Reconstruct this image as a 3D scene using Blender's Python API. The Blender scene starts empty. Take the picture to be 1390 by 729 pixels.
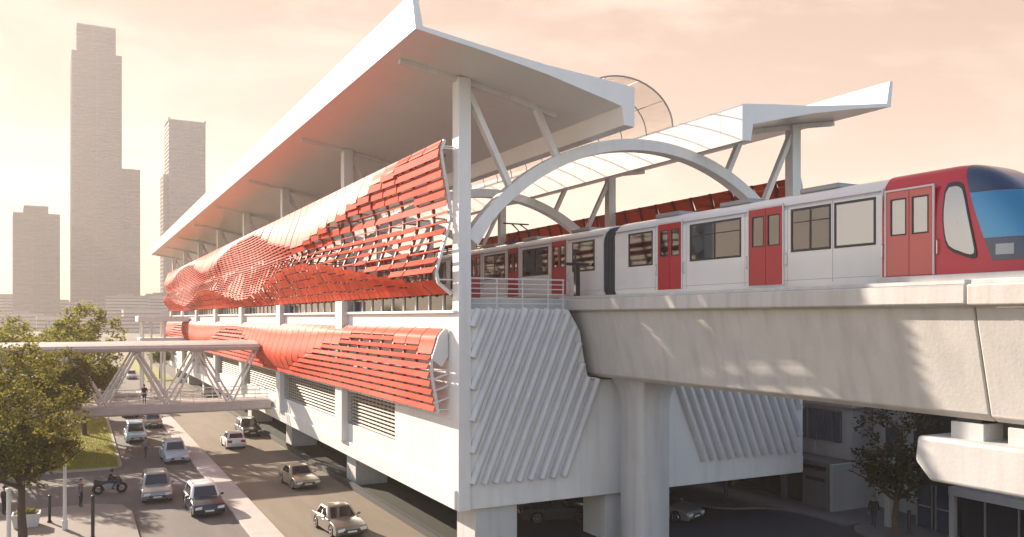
import bpy, bmesh, math, random
from mathutils import Vector, Matrix, noise as mnoise
R = math.radians
PI = math.pi
rnd = random.Random(7)
scn = bpy.context.scene
COL = scn.collection

# ------------------------------------------------------------------ mesh builder
class MB:
    def __init__(s):
        s.v = []; s.f = []; s.m = []
    def add(s, vs, fs, mi=0):
        o = len(s.v)
        s.v += [tuple(p) for p in vs]
        for f in fs:
            s.f.append(tuple(i + o for i in f)); s.m.append(mi)
    def box(s, x0, x1, y0, y1, z0, z1, mi=0):
        vs = [(x, y, z) for z in (z0, z1) for y in (y0, y1) for x in (x0, x1)]
        s.add(vs, [(0, 2, 3, 1), (4, 5, 7, 6), (0, 1, 5, 4), (2, 6, 7, 3), (0, 4, 6, 2), (1, 3, 7, 5)], mi)
    def obox(s, c, a, b, d, mi=0):
        c, a, b, d = Vector(c), Vector(a), Vector(b), Vector(d)
        vs = [c + i * a + j * b + k * d for k in (-1, 1) for j in (-1, 1) for i in (-1, 1)]
        s.add(vs, [(0, 2, 3, 1), (4, 5, 7, 6), (0, 1, 5, 4), (2, 6, 7, 3), (0, 4, 6, 2), (1, 3, 7, 5)], mi)
    def beam(s, p, q, w, h, up=(0, 0, 1), mi=0):
        p, q = Vector(p), Vector(q)
        t = (q - p); L = t.length; t.normalize()
        u = Vector(up)
        sd = t.cross(u)
        if sd.length < 1e-4: sd = t.cross(Vector((1, 0, 0)))
        sd.normalize(); u = sd.cross(t)
        s.obox((p + q) / 2, t * L / 2, sd * w / 2, u * h / 2, mi)
    def tube(s, pts, rr, n=8, mi=0, cap=True):
        pts = [Vector(p) for p in pts]
        if not isinstance(rr, (list, tuple)): rr = [rr] * len(pts)
        prev = None; vs = []
        for i, p in enumerate(pts):
            t = (pts[min(i + 1, len(pts) - 1)] - pts[max(i - 1, 0)])
            t.normalize()
            if prev is None:
                a = t.cross(Vector((0, 0, 1)))
                if a.length < 1e-3: a = Vector((1, 0, 0))
            else:
                a = prev - t * prev.dot(t)
            a.normalize(); b = t.cross(a); prev = a
            for k in range(n):
                an = 2 * PI * k / n
                vs.append(p + (a * math.cos(an) + b * math.sin(an)) * rr[i])
        fs = []
        for i in range(len(pts) - 1):
            for k in range(n):
                k2 = (k + 1) % n
                fs.append((i * n + k, i * n + k2, (i + 1) * n + k2, (i + 1) * n + k))
        if cap:
            fs.append(tuple(range(n))[::-1]); fs.append(tuple(range((len(pts) - 1) * n, len(pts) * n)))
        s.add(vs, fs, mi)
    def loft(s, secs, mi=0, closed=True, caps=True):
        n = len(secs[0]); vs = [p for sec in secs for p in sec]; fs = []
        for i in range(len(secs) - 1):
            for k in range(n if closed else n - 1):
                k2 = (k + 1) % n
                fs.append((i * n + k, i * n + k2, (i + 1) * n + k2, (i + 1) * n + k))
        if caps:
            fs.append(tuple(range(n))[::-1]); fs.append(tuple(range((len(secs) - 1) * n, len(secs) * n)))
        s.add(vs, fs, mi)
    def prism(s, poly, fn, a, b, mi=0):           # poly: 2D points; fn(u, v, w) -> 3D
        s.loft([[fn(u, v, a) for u, v in poly], [fn(u, v, b) for u, v in poly]], mi)
    def ellipsoid(s, c, r, nu=12, nv=8, mi=0):
        c = Vector(c); vs = []; fs = []
        for j in range(nv + 1):
            th = PI * j / nv
            for i in range(nu):
                ph = 2 * PI * i / nu
                vs.append((c.x + r[0] * math.sin(th) * math.cos(ph), c.y + r[1] * math.sin(th) * math.sin(ph), c.z + r[2] * math.cos(th)))
        for j in range(nv):
            for i in range(nu):
                i2 = (i + 1) % nu
                fs.append((j * nu + i, (j + 1) * nu + i, (j + 1) * nu + i2, j * nu + i2))
        s.add(vs, fs, mi)
    def torus(s, c, axis, R0, r, n=20, m=8, mi=0):
        c = Vector(c); ax = Vector(axis).normalized()
        u = ax.orthogonal().normalized(); w = ax.cross(u)
        vs = []; fs = []
        for i in range(n):
            a = 2 * PI * i / n; rad = u * math.cos(a) + w * math.sin(a)
            for k in range(m):
                b = 2 * PI * k / m
                vs.append(c + rad * (R0 + r * math.cos(b)) + ax * r * math.sin(b))
        for i in range(n):
            for k in range(m):
                fs.append((i * m + k, ((i + 1) % n) * m + k, ((i + 1) % n) * m + (k + 1) % m, i * m + (k + 1) % m))
        s.add(vs, fs, mi)
    def build(s, name, mats, parent=None, off=(0, 0, 0), bevel=0, seg=2, smooth=False, angle=35, norm=True):
        me = bpy.data.meshes.new(name)
        me.from_pydata([(p[0] - off[0], p[1] - off[1], p[2] - off[2]) for p in s.v], [], s.f)
        if not isinstance(mats, (list, tuple)): mats = [mats]
        for m in mats: me.materials.append(m)
        if len(mats) > 1: me.polygons.foreach_set('material_index', s.m)
        if norm:
            bm = bmesh.new(); bm.from_mesh(me)
            bmesh.ops.recalc_face_normals(bm, faces=bm.faces)
            bm.to_mesh(me); bm.free()
        if smooth or bevel:
            me.polygons.foreach_set('use_smooth', [True] * len(me.polygons))
            me.set_sharp_from_angle(angle=R(angle))
        me.update()
        o = bpy.data.objects.new(name, me); COL.objects.link(o)
        if parent is not None: o.parent = parent
        else: o.location = off
        if bevel:
            b = o.modifiers.new('bevel', 'BEVEL'); b.width = bevel; b.segments = seg; b.limit_method = 'ANGLE'; b.angle_limit = R(40)
        return o

def tag(o, label=None, cat=None, group=None, kind=None):
    if label: o['label'] = label
    if cat: o['category'] = cat
    if group: o['group'] = group
    if kind: o['kind'] = kind
    return o
def thing(name, label, cat, loc=(0, 0, 0), rz=0, group=None):
    o = bpy.data.objects.new(name, None); COL.objects.link(o)
    o.location = loc; o.rotation_euler = (0, 0, rz); o.empty_display_size = .3
    return tag(o, label, cat, group)
def copy_tree(o, parent=None):
    c = o.copy(); COL.objects.link(c)
    if parent is not None: c.parent = parent
    for ch in list(o.children): copy_tree(ch, c)
    return c

# ------------------------------------------------------------------ materials
def mat(name, col, rough=.6, metal=0., var=.0, vscale=1., bump=0., bscale=20., streak=0., coat=0., trans=0., island=0., spec=.5, dirt=None, stretch=None):
    m = bpy.data.materials.new(name); m.use_nodes = True
    nt = m.node_tree; N = nt.nodes; Lk = nt.links
    p = N['Principled BSDF']
    p.inputs['Roughness'].default_value = rough; p.inputs['Metallic'].default_value = metal
    p.inputs['Specular IOR Level'].default_value = spec
    p.inputs['Coat Weight'].default_value = coat; p.inputs['Coat Roughness'].default_value = .08
    col = tuple(col) + (1,)
    p.inputs['Base Color'].default_value = col
    src = None
    def hsv(srcsock, fac_sock, lo, hi):
        mr = N.new('ShaderNodeMapRange'); mr.inputs['To Min'].default_value = lo; mr.inputs['To Max'].default_value = hi
        Lk.new(fac_sock, mr.inputs['Value'])
        h = N.new('ShaderNodeHueSaturation'); Lk.new(mr.outputs[0], h.inputs['Value'])
        if srcsock is None: h.inputs['Color'].default_value = col
        else: Lk.new(srcsock, h.inputs['Color'])
        return h.outputs['Color']
    geo = N.new('ShaderNodeNewGeometry')
    if var:
        n = N.new('ShaderNodeTexNoise'); n.inputs['Scale'].default_value = vscale; n.inputs['Detail'].default_value = 6; n.inputs['Roughness'].default_value = .65
        vec = geo.outputs['Position']
        if stretch:
            mp = N.new('ShaderNodeMapping'); mp.inputs['Scale'].default_value = stretch; Lk.new(vec, mp.inputs['Vector']); vec = mp.outputs[0]
        Lk.new(vec, n.inputs['Vector'])
        src = hsv(src, n.outputs['Fac'], 1 - var * 1.6, 1 + var * 1.6)
    if streak:
        mp = N.new('ShaderNodeMapping'); mp.inputs['Scale'].default_value = (2.2, 2.2, .12); Lk.new(geo.outputs['Position'], mp.inputs['Vector'])
        n = N.new('ShaderNodeTexNoise'); n.inputs['Scale'].default_value = 1.; n.inputs['Detail'].default_value = 5; Lk.new(mp.outputs[0], n.inputs['Vector'])
        mr = N.new('ShaderNodeMapRange'); mr.inputs['From Min'].default_value = .45; mr.inputs['From Max'].default_value = .75
        mr.inputs['To Min'].default_value = 0; mr.inputs['To Max'].default_value = streak; Lk.new(n.outputs['Fac'], mr.inputs['Value'])
        mx = N.new('ShaderNodeMix'); mx.data_type = 'RGBA'; Lk.new(mr.outputs[0], mx.inputs['Factor'])
        if src is None: mx.inputs[6].default_value = col
        else: Lk.new(src, mx.inputs[6])
        d = dirt or (col[0] * .45, col[1] * .42, col[2] * .38)
        mx.inputs[7].default_value = tuple(d) + (1,); src = mx.outputs[2]
    if island:
        src = hsv(src, geo.outputs['Random Per Island'], 1 - island, 1 + island)
    if src is not None: Lk.new(src, p.inputs['Base Color'])
    if bump:
        n = N.new('ShaderNodeTexNoise'); n.inputs['Scale'].default_value = bscale; n.inputs['Detail'].default_value = 4; Lk.new(geo.outputs['Position'], n.inputs['Vector'])
        b = N.new('ShaderNodeBump'); b.inputs['Strength'].default_value = bump; b.inputs['Distance'].default_value = .05
        Lk.new(n.outputs['Fac'], b.inputs['Height']); Lk.new(b.outputs[0], p.inputs['Normal'])
    if trans:
        t = N.new('ShaderNodeBsdfTranslucent'); a = N.new('ShaderNodeMixShader'); a.inputs[0].default_value = trans
        if src is not None: Lk.new(src, t.inputs['Color'])
        else: t.inputs['Color'].default_value = col
        Lk.new(p.outputs[0], a.inputs[1]); Lk.new(t.outputs[0], a.inputs[2]); Lk.new(a.outputs[0], N['Material Output'].inputs['Surface'])
    return m

def glass_mat(name, tint, alpha, ior=1.5):                # thin architectural glass: mix of clear and glossy
    m = bpy.data.materials.new(name); m.use_nodes = True
    nt = m.node_tree; N = nt.nodes; Lk = nt.links
    N.remove(N['Principled BSDF'])
    t = N.new('ShaderNodeBsdfTransparent'); t.inputs[0].default_value = tuple(tint) + (1,)
    g = N.new('ShaderNodeBsdfGlossy'); g.inputs['Roughness'].default_value = .05
    d = N.new('ShaderNodeBsdfDiffuse'); d.inputs[0].default_value = (.7, .68, .64, 1)
    fr = N.new('ShaderNodeFresnel'); fr.inputs[0].default_value = ior
    a = N.new('ShaderNodeMixShader'); a.inputs[0].default_value = alpha
    Lk.new(t.outputs[0], a.inputs[1]); Lk.new(d.outputs[0], a.inputs[2])
    b = N.new('ShaderNodeMixShader'); Lk.new(fr.outputs[0], b.inputs[0]); Lk.new(a.outputs[0], b.inputs[1]); Lk.new(g.outputs[0], b.inputs[2])
    Lk.new(b.outputs[0], N['Material Output'].inputs['Surface'])
    return m

M = {}
M['white'] = mat('white_paint', (.8, .785, .76), .45, var=.06, vscale=.5, streak=.17)
M['roofwhite'] = mat('white_metal_cladding', (.84, .82, .79), .35, var=.04, vscale=.3, streak=.05)
M['ribwhite'] = mat('painted_concrete_rib', (.66, .67, .68), .6, var=.06, vscale=1.5, streak=.2)
M['concrete'] = mat('concrete', (.57, .545, .51), .8, var=.10, vscale=.7, bump=.15, bscale=9, streak=.28)
M['concrete_pale'] = mat('pale_concrete', (.58, .57, .555), .75, var=.08, vscale=.8, bump=.12, bscale=8, streak=.24)
M['red'] = mat('red_metal_panel', (.62, .095, .05), .5, var=.07, vscale=.6, island=.16, spec=.022)
M['redslat'] = mat('red_metal_slat', (.60, .082, .045), .6, var=.07, vscale=.7, island=.18, spec=.014)
M['ribred'] = mat('dark_red_rib', (.2, .03, .02), .6, var=.1, vscale=2)
M['seamgrey'] = mat('seam_grey', (.66, .645, .62), .5, var=.05, vscale=2)
M['steel'] = mat('painted_steel', (.7, .69, .67), .4, var=.05, vscale=2)
M['greysteel'] = mat('grey_steel', (.3, .3, .31), .45, metal=.4, var=.08, vscale=3)
M['dark'] = mat('dark_metal', (.03, .03, .033), .45, var=.1, vscale=4)
M['black'] = mat('black_rubber', (.012, .012, .013), .8, var=.1, vscale=8)
M['darkglass'] = mat('dark_window_glass', (.02, .024, .03), .06, spec=.8)
M['interior'] = mat('dark_interior', (.05, .045, .04), .9, var=.2, vscale=1)
M['beigeslat'] = mat('beige_louvre', (.48, .42, .34), .5, var=.08, vscale=3)
M['asphalt'] = mat('asphalt', (.135, .12, .105), .82, var=.28, vscale=.8, bump=.12, bscale=30, stretch=(1, .12, 1))
M['asphalt2'] = mat('asphalt_worn', (.215, .172, .12), .8, var=.26, vscale=.7, bump=.12, bscale=30, stretch=(1, .12, 1))
M['asphaltshade'] = mat('asphalt_shade_tint', (.018, .026, .04), .75, var=.2, vscale=.3, bump=.1, bscale=30)  # shade under the station put into the colour: darker, bluer asphalt
M['paving'] = mat('paving', (.235, .21, .18), .8, var=.14, vscale=.6, bump=.1, bscale=12)
M['median'] = mat('median_paving', (.5, .46, .42), .8, var=.16, vscale=.7, bump=.1, bscale=12)
M['kerb'] = mat('kerb_stone', (.36, .34, .31), .85, var=.15, vscale=2)
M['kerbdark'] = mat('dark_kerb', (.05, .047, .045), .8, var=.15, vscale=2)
M['soil'] = mat('ground_soil', (.13, .115, .085), .95, var=.25, vscale=.05)
M['lawn'] = mat('lawn', (.27, .26, .035), .95, var=.22, vscale=.5, bump=.5, bscale=14)
M['blade'] = mat('grass_blade', (.29, .28, .045), .8, island=.35, trans=.3)
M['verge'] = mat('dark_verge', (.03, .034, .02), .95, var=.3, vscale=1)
M['bark'] = mat('bark', (.085, .062, .042), .9, var=.25, vscale=4, bump=.5, bscale=15)
M['leaf'] = mat('leaf_olive', (.19, .172, .036), .6, island=.45, var=.25, vscale=.9, trans=.55, spec=.15)
M['leafb'] = mat('leaf_bright', (.22, .215, .045), .6, island=.4, var=.25, vscale=.7, trans=.58, spec=.15)
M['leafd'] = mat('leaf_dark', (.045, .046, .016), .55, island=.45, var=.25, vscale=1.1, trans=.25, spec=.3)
M['trainwhite'] = mat('train_body_white', (.72, .72, .715), .3, var=.03, vscale=.8, coat=.35, streak=.05)
M['trainred'] = mat('train_red_paint', (.50, .012, .045), .3, var=.04, vscale=1, coat=.2)
M['trainpink'] = mat('cab_red_paint', (.55, .11, .10), .35, var=.05, vscale=1.5, coat=.25)
M['doorred'] = mat('door_red_paint', (.40, .006, .02), .35, var=.05, vscale=2, coat=.1)
M['navy'] = mat('cab_roof_navy', (.012, .035, .085), .2, coat=.6, var=.05, vscale=1)
M['screenglass'] = mat('windscreen_blue_glass', (.03, .21, .38), .05, metal=.3, spec=.8, coat=.2)
M['trainglass'] = mat('train_window_glass', (.018, .018, .02), .05, metal=.0, spec=.7)
M['skyglass'] = mat('train_sky_sheen_glass', (.42, .44, .45), .12, metal=.45, spec=.7)  # pale grey base stands in for bright sky reflected in the panes
M['rubbergrey'] = mat('gangway_rubber', (.05, .055, .06), .7, var=.15, vscale=5)
M['chrome'] = mat('rim_metal', (.5, .5, .5), .25, metal=.9)
M['bluecloth_'] = mat('seat_fabric', (.05, .09, .14), .8, var=.1, vscale=4)
M['tintglass'] = glass_mat('tinted_train_glass', (.70, .72, .74), .0, 2.3)
M['lampglass'] = mat('headlight_glass', (.75, .75, .72), .1, spec=.8)
M['headglass'] = mat('train_headlight_glass', (.28, .3, .33), .12, metal=.3)
M['taillamp'] = mat('taillight_red', (.4, .01, .01), .2)
M['plate'] = mat('plate_white', (.7, .7, .66), .5)
M['carglass'] = mat('car_glass', (.018, .02, .022), .04, spec=.9)
M['vault'] = glass_mat('vault_glass', (.93, .88, .82), .16)
M['tower'] = mat('tower_concrete', (.07, .08, .10), .7, var=.08, vscale=.02)
M['towerglass'] = mat('tower_glass', (.03, .035, .05), .25, metal=.1, var=.2, vscale=.05)
M['lowrise'] = mat('lowrise_wall', (.42, .38, .34), .85, var=.1, vscale=.1)
M['lowroof'] = mat('lowrise_roof', (.30, .24, .2), .85, var=.2, vscale=.2)
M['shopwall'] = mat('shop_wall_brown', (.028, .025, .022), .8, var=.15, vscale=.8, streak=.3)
M['shopgrey'] = mat('shop_wall_grey', (.12, .125, .135), .75, var=.1, vscale=1, streak=.25)
M['shopwhite'] = mat('shop_wall_white', (.36, .365, .37), .75, var=.08, vscale=1, streak=.2)
M['bluepane'] = mat('blue_window_glass', (.045, .065, .10), .12, spec=.8, var=.3, vscale=1.2)
M['skin'] = mat('skin', (.36, .2, .13), .55)
M['hair'] = mat('hair_black', (.012, .01, .009), .6)
M['shoe'] = mat('shoe_black', (.015, .014, .014), .5)
M['bridgedeck'] = mat('bridge_beam_paint', (.56, .50, .46), .5, var=.08, vscale=.6, streak=.2)
def cloth(name, c): 
    return mat(name, c, .85, var=.15, vscale=6)
M['navycloth'] = cloth('cloth_navy', (.03, .04, .07)); M['blackcloth'] = cloth('cloth_black', (.018, .018, .02))
M['greycloth'] = cloth('cloth_grey', (.16, .16, .17)); M['whitecloth'] = cloth('cloth_white', (.6, .58, .55))
M['bluecloth'] = cloth('cloth_blue', (.12, .2, .3)); M['tancloth'] = cloth('cloth_tan', (.28, .2, .13))

# ------------------------------------------------------------------ camera, world, sun
cam = bpy.data.cameras.new('camera'); co = bpy.data.objects.new('camera', cam); COL.objects.link(co)
co.location = (0, 0, 12); co.rotation_euler = (PI / 2, 0, R(-27.1))
cam.sensor_width = 36; cam.lens = 36 * 1152 / 1390; cam.shift_y = 66.5 / 1390
cam.clip_end = 9000; cam.clip_start = .1
scn.camera = co
SUN_EL, SUN_AZ = R(20), R(-21.1)               # azimuth from +Y, clockwise
SDIR = Vector((math.sin(SUN_AZ) * math.cos(SUN_EL), math.cos(SUN_AZ) * math.cos(SUN_EL), math.sin(SUN_EL)))
sl = bpy.data.lights.new('sun', 'SUN'); sl.energy = 5.0; sl.angle = R(.5); sl.color = (1, .85, .70)
so = bpy.data.objects.new('sun', sl); COL.objects.link(so); so.rotation_euler = (-SDIR).to_track_quat('-Z', 'Y').to_euler(); so.location = (-40, 60, 60)
w = bpy.data.worlds.new('World'); scn.world = w; w.use_nodes = True
nt = w.node_tree; N = nt.nodes; Lk = nt.links
bg = N['Background']; bg.inputs['Strength'].default_value = .105
sky = N.new('ShaderNodeTexSky'); sky.sky_type = 'NISHITA'; sky.sun_disc = False; sky.sun_elevation = SUN_EL; sky.sun_rotation = SUN_AZ
sky.air_density = 1.0; sky.dust_density = .7; sky.ozone_density = 1.0
tc = N.new('ShaderNodeTexCoord')
# a thin warm evening cloud veil, thickest towards the sun, with streaky clouds in it
dp = N.new('ShaderNodeVectorMath'); dp.operation = 'DOT_PRODUCT'; dp.inputs[1].default_value = (math.sin(R(12)), math.cos(R(12)), 0)
Lk.new(tc.outputs['Generated'], dp.inputs[0])
veil = N.new('ShaderNodeMapRange'); veil.interpolation_type = 'SMOOTHSTEP'
veil.inputs['From Min'].default_value = .05; veil.inputs['From Max'].default_value = .62; veil.inputs['To Min'].default_value = .0; veil.inputs['To Max'].default_value = .92
Lk.new(dp.outputs['Value'], veil.inputs['Value'])
mp = N.new('ShaderNodeMapping'); mp.inputs['Scale'].default_value = (1.0, 1.0, 3.6); mp.inputs['Rotation'].default_value = (R(6), R(-8), 0); Lk.new(tc.outputs['Generated'], mp.inputs['Vector'])
cn = N.new('ShaderNodeTexNoise'); cn.inputs['Scale'].default_value = 2.6; cn.inputs['Detail'].default_value = 7; cn.inputs['Roughness'].default_value = .58; cn.inputs['Distortion'].default_value = .6
Lk.new(mp.outputs[0], cn.inputs['Vector'])
cr = N.new('ShaderNodeValToRGB')
cr.color_ramp.elements[0].position = .43; cr.color_ramp.elements[0].color = (1.9, 1.17, .78, 1)
cr.color_ramp.elements[1].position = .60; cr.color_ramp.elements[1].color = (2.95, 2.15, 1.6, 1)
Lk.new(cn.outputs['Fac'], cr.inputs['Fac'])
mx = N.new('ShaderNodeMix'); mx.data_type = 'RGBA'
Lk.new(veil.outputs[0], mx.inputs['Factor']); Lk.new(sky.outputs[0], mx.inputs[6]); Lk.new(cr.outputs[0], mx.inputs[7])
Lk.new(mx.outputs[2], bg.inputs['Color'])
vs_ = scn.view_settings
vs_.view_transform = 'Standard'; vs_.look = 'None'; vs_.exposure = 1.52; vs_.gamma = 1
scn.cycles.max_bounces = 6; scn.cycles.diffuse_bounces = 3; scn.cycles.glossy_bounces = 3; scn.cycles.transparent_max_bounces = 12
scn.cycles.volume_bounces = 1; scn.cycles.use_denoising = True
scn.cycles.caustics_reflective = False; scn.cycles.caustics_refractive = False

# ------------------------------------------------------------------ ground, roads, pavements
def sheet(name, poly, z, m, kind='structure'):
    b = MB(); b.add([(x, y, z) for x, y in poly], [tuple(range(len(poly)))])
    return tag(b.build(name, m, norm=False), kind=kind)
def slab(name, poly, z0, z1, m, bevel=.02):
    b = MB(); b.prism(poly, lambda u, v, h: (u, v, h), z0, z1)
    return tag(b.build(name, m, bevel=bevel, seg=1), kind='structure')
def rect(x0, x1, y0, y1): return [(x0, y0), (x1, y0), (x1, y1), (x0, y1)]
GZ = -.004
sheet('ground', rect(-2400, 2400, -2400, 2400), GZ, M['soil'])
sheet('road', rect(3.3, 8.4, -20, 400), .0, M['asphalt'])
sheet('road', rect(10.0, 17.0, -20, 400), .0, M['asphalt2'])
sheet('road', rect(8.4, 10.0, 150, 400), .0, M['asphalt'])
sheet('road', rect(-220, 3.3, 60.6, 73.6), .0, M['asphalt'])
sheet('road', rect(20.2, 46, -20, 240), .0, M['asphaltshade'])
slab('median_pavement', rect(8.4, 10.0, -20, 150), -.05, .14, M['median'])
slab('pavement', [(-200, -20), (3.0, -20), (3.0, 57), (2.5, 59.3), (.8, 60.4), (-200, 60.4)], -.05, .13, M['paving'])
def arc(cx, cy, r, a0, a1, n=8):
    return [(cx + r * math.cos(R(a0 + (a1 - a0) * i / n)), cy + r * math.sin(R(a0 + (a1 - a0) * i / n))) for i in range(n + 1)]
lawn_poly = [(-160, 74.0)] + arc(1.9, 75.3, 1.3, -90, 0) + [(3.2, 150), (-160, 150)]
slab('kerb', lawn_poly, -.05, .15, M['kerb'])
lawn_in = [(-159.8, 74.25)] + arc(1.9, 75.3, 1.05, -90, 0) + [(2.95, 149.8), (-159.8, 149.8)]
slab('lawn', lawn_in, .1, .19, M['lawn'], bevel=0)
slab('lawn', rect(11.5, 16.2, 172, 260), -.05, .15, M['lawn'], bevel=0)
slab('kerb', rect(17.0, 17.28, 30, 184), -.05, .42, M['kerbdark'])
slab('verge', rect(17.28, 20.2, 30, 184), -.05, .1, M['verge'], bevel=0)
# side street footway east of the station, with its curved corner
east = [(39.2, 34.5), (39.35, 38.0), (39.0, 39.4), (38.0, 40.3), (36.6, 40.8), (35.6, 41.6), (35.0, 43.5), (34.8, 60), (34.8, 200), (60, 200), (60, 34.5)]
slab('pavement', east, -.05, .13, M['shopgrey'])
east2 = [(60, -20), (60, 34.5), (40.6, 34.5), (39.4, 34.2), (38.6, 33.4), (38.2, 32.2), (38.0, 30), (38.0, -20)]
slab('pavement', [(x, y - .012) for x, y in east2], -.05, .13, M['shopgrey'])
# lawn blades: uncountable, one object
b = MB()
for i in range(26000):
    y = 74.4 + 40 * rnd.random() ** 1.5; x = 2.85 - 9 * rnd.random()
    h = .05 + .09 * rnd.random(); a = rnd.random() * PI; lx, ly = (rnd.random() - .5) * .08, (rnd.random() - .5) * .08
    wv = .03
    b.add([(x - wv * math.cos(a), y - wv * math.sin(a), .185), (x + wv * math.cos(a), y + wv * math.sin(a), .185), (x + lx, y + ly, .19 + h)], [(0, 1, 2)])
tag(b.build('grass', M['blade'], norm=False), 'olive green mown grass on the roadside lawn', 'grass', kind='stuff')

# ------------------------------------------------------------------ station
ST = (27.75, 38, 0)
st = thing('station_building', 'long white elevated rail station with red louvred screens and overhanging roof', 'station', ST)
FR = [38.35 + 20 * i for i in range(8)]        # frame positions
YE = 182.0
# facade walls (left side): built round the openings
def facade(flip):
    fx = (lambda x: x) if not flip else (lambda x: 2 * 27.95 - x)
    b = MB()
    def bx(x0, x1, y0, y1, z0, z1):
        if y0 < 38.07: y0 += .1
        a, c = fx(x0), fx(x1); b.box(min(a, c), max(a, c), y0, y1, z0, z1)
    wins = []
    for i in range(8):
        y0 = FR[i] + .35; y1 = (FR[i + 1] - 1.3) if i < 7 else YE - .3
        a0 = y0 + (8.6 if i == 0 else 1.6)
        wins.append((a0, y1))
    cur = 38.0
    bx(16.5, 17.3, 38.0, YE, 2.6, 4.75)
    bx(16.5, 17.3, 38.0, YE, 6.95, 12.35)
    for a0, a1 in wins:
        bx(16.503, 17.297, cur + .003, a0, 4.75, 6.95); cur = a1
    bx(16.503, 17.297, cur, YE - .003, 4.75, 6.95)
    bx(16.36, 16.5, 38.02, YE, 2.6, 3.55)             # projecting base band
    bx(16.3, 16.52, 38.02, YE, 12.2, 12.36)         # sill under the upper windows
    b.build('facade_wall', M['white'], st, ST, bevel=.03)
    return wins, fx
wins, fx_ = facade(False)
facade(True)
# pilasters on the road side
b0 = MB(); b0.box(16.05, 16.5, 56.9, 58.55, 3.56, 13.1)
pil = b0.build('pilaster', M['white'], st, ST, bevel=.03)
for i in range(1, 7):
    c = pil.copy(); COL.objects.link(c); c.parent = st; c.location = (0, 20 * i, 0)
# louvred concourse windows
for (a0, a1) in wins:
    b = MB(); b.box(16.95, 17.02, a0, a1, 4.75, 6.95)
    wobj = b.build('window', M['interior'], st, ST)
    b = MB()
    z = 4.85
    while z < 6.9:
        b.obox((16.74, (a0 + a1) / 2, z), (.05, 0, .035), (0, (a1 - a0) / 2 - .02, 0), (-.012, 0, .018)); z += .235
    y = a0 + .05
    while y < a1:
        b.box(16.84, 16.9, y, y + .06, 4.76, 6.94); y += .75
    b.build('louvre', M['beigeslat'], wobj, ST)
# glazed band below the upper screen
for i in range(7):
    y0, y1 = FR[i] + .4, FR[i + 1] - 1.6
    b = MB(); b.box(16.9, 16.95, y0, y1, 12.36, 13.3)
    wobj = b.build('window', M['darkglass'], st, ST)
    b = MB()
    y = y0
    while y < y1 + .01:
        b.box(16.82, 16.9, y - .05, y + .05, 12.36, 13.3); y += (y1 - y0) / 9
    b.box(16.80, 16.9, y0 - .05, y1 + .05, 13.3, 13.42)
    b.build('mullion', M['steel'], wobj, ST)
# floors
b = MB(); b.box(17.3, 38.6, 39.0, YE, 2.75, 3.1); b.build('concourse_floor', M['concrete'], st, ST)
b = MB(); b.box(17.3, 24.0, 38.9, YE, 12.3, 13.0); b.build('platform', M['concrete_pale'], st, ST, bevel=.03)
b = MB(); b.box(31.4, 38.6, 38.9, YE, 12.3, 13.0); b.build('platform', M['concrete_pale'], st, ST, bevel=.03)
b = MB(); b.box(24.0, 31.4, 38.9, YE, 11.6, 12.28); b.build('track_bed', M['concrete'], st, ST)
# end wall with a notch for the girder and chevron ribs
wall = [(16.53, 2.56), (39.37, 2.56), (39.37, 9.6), (38.9, 12.4), (28.9, 12.4), (28.4, 8.7), (24.0, 8.7), (23.75, 9.6), (23.45, 11.3), (22.75, 12.42), (16.53, 12.42)]
b = MB(); b.prism(wall, lambda u, v, h: (u, h, v), 38.0, 38.9)
ew = b.build('end_wall', M['white'], st, ST, bevel=.03)
def inside(p, poly):
    c = False; n = len(poly)
    for i in range(n):
        x0, y0 = poly[i]; x1, y1 = poly[i - 1]
        if (y0 > p[1]) != (y1 > p[1]) and p[0] < (x1 - x0) * (p[1] - y0) / (y1 - y0) + x0: c = not c
    return c
def ribs(poly, direction, pitch, wd, dp, name):
    b = MB(); d = Vector(direction).normalized(); nrm = Vector((d.y, -d.x))
    cs = [Vector(p).dot(nrm) for p in poly]; ts = [Vector(p).dot(d) for p in poly]
    c = min(cs) + pitch * .55
    while c < max(cs):
        run = None; t = min(ts)
        pts = []
        while t < max(ts) + .05:
            p = nrm * c + d * t
            ins = inside((p.x, p.y), poly)
            if ins and run is None: run = t
            if not ins and run is not None:
                pts.append((run, t)); run = None
            t += .04
        for a, e in pts:
            if e - a < .35: continue
            p, q = nrm * c + d * a, nrm * c + d * e
            # a half-round raised bar
            secs = []
            for P in (p, q):
                loop = []
                for k in range(8):
                    an = PI * k / 7
                    off = nrm * (math.cos(an) * wd / 2)
                    loop.append((P.x + off.x, 37.99 - math.sin(an) * dp, P.y + off.y))
                secs.append(loop)
            b.loft(secs)
        c += pitch
    return b.build(name, M['ribwhite'], ew, ST, smooth=True)
ribs([(17.22, 3.75), (22.85, 3.75), (24.6, 8.72), (23.95, 8.75), (23.55, 9.6), (23.25, 11.2), (22.5, 12.4), (17.22, 12.4)], (.42, 1), .60, .40, .30, 'rib_panel')
ribs([(29.3, 8.75), (31.4, 3.9), (39.05, 3.9), (39.05, 12.2), (28.95, 12.2), (28.6, 8.8)], (-.42, 1), .60, .40, .30, 'rib_panel')
# railing along the end wall top
b = MB()
for x in (17.3, 18.75, 20.2, 21.7, 22.6): b.tube([(x, 38.3, 12.42), (x, 38.3, 13.95)], .035, 6)
for z in (12.7, 12.95, 13.2, 13.45, 13.7, 13.95): b.tube([(17.2, 38.3, z), (22.65, 38.3, z)], .03 if z < 13.9 else .045, 6)
b.build('railing', M['steel'], st, ST, smooth=True)
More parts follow.
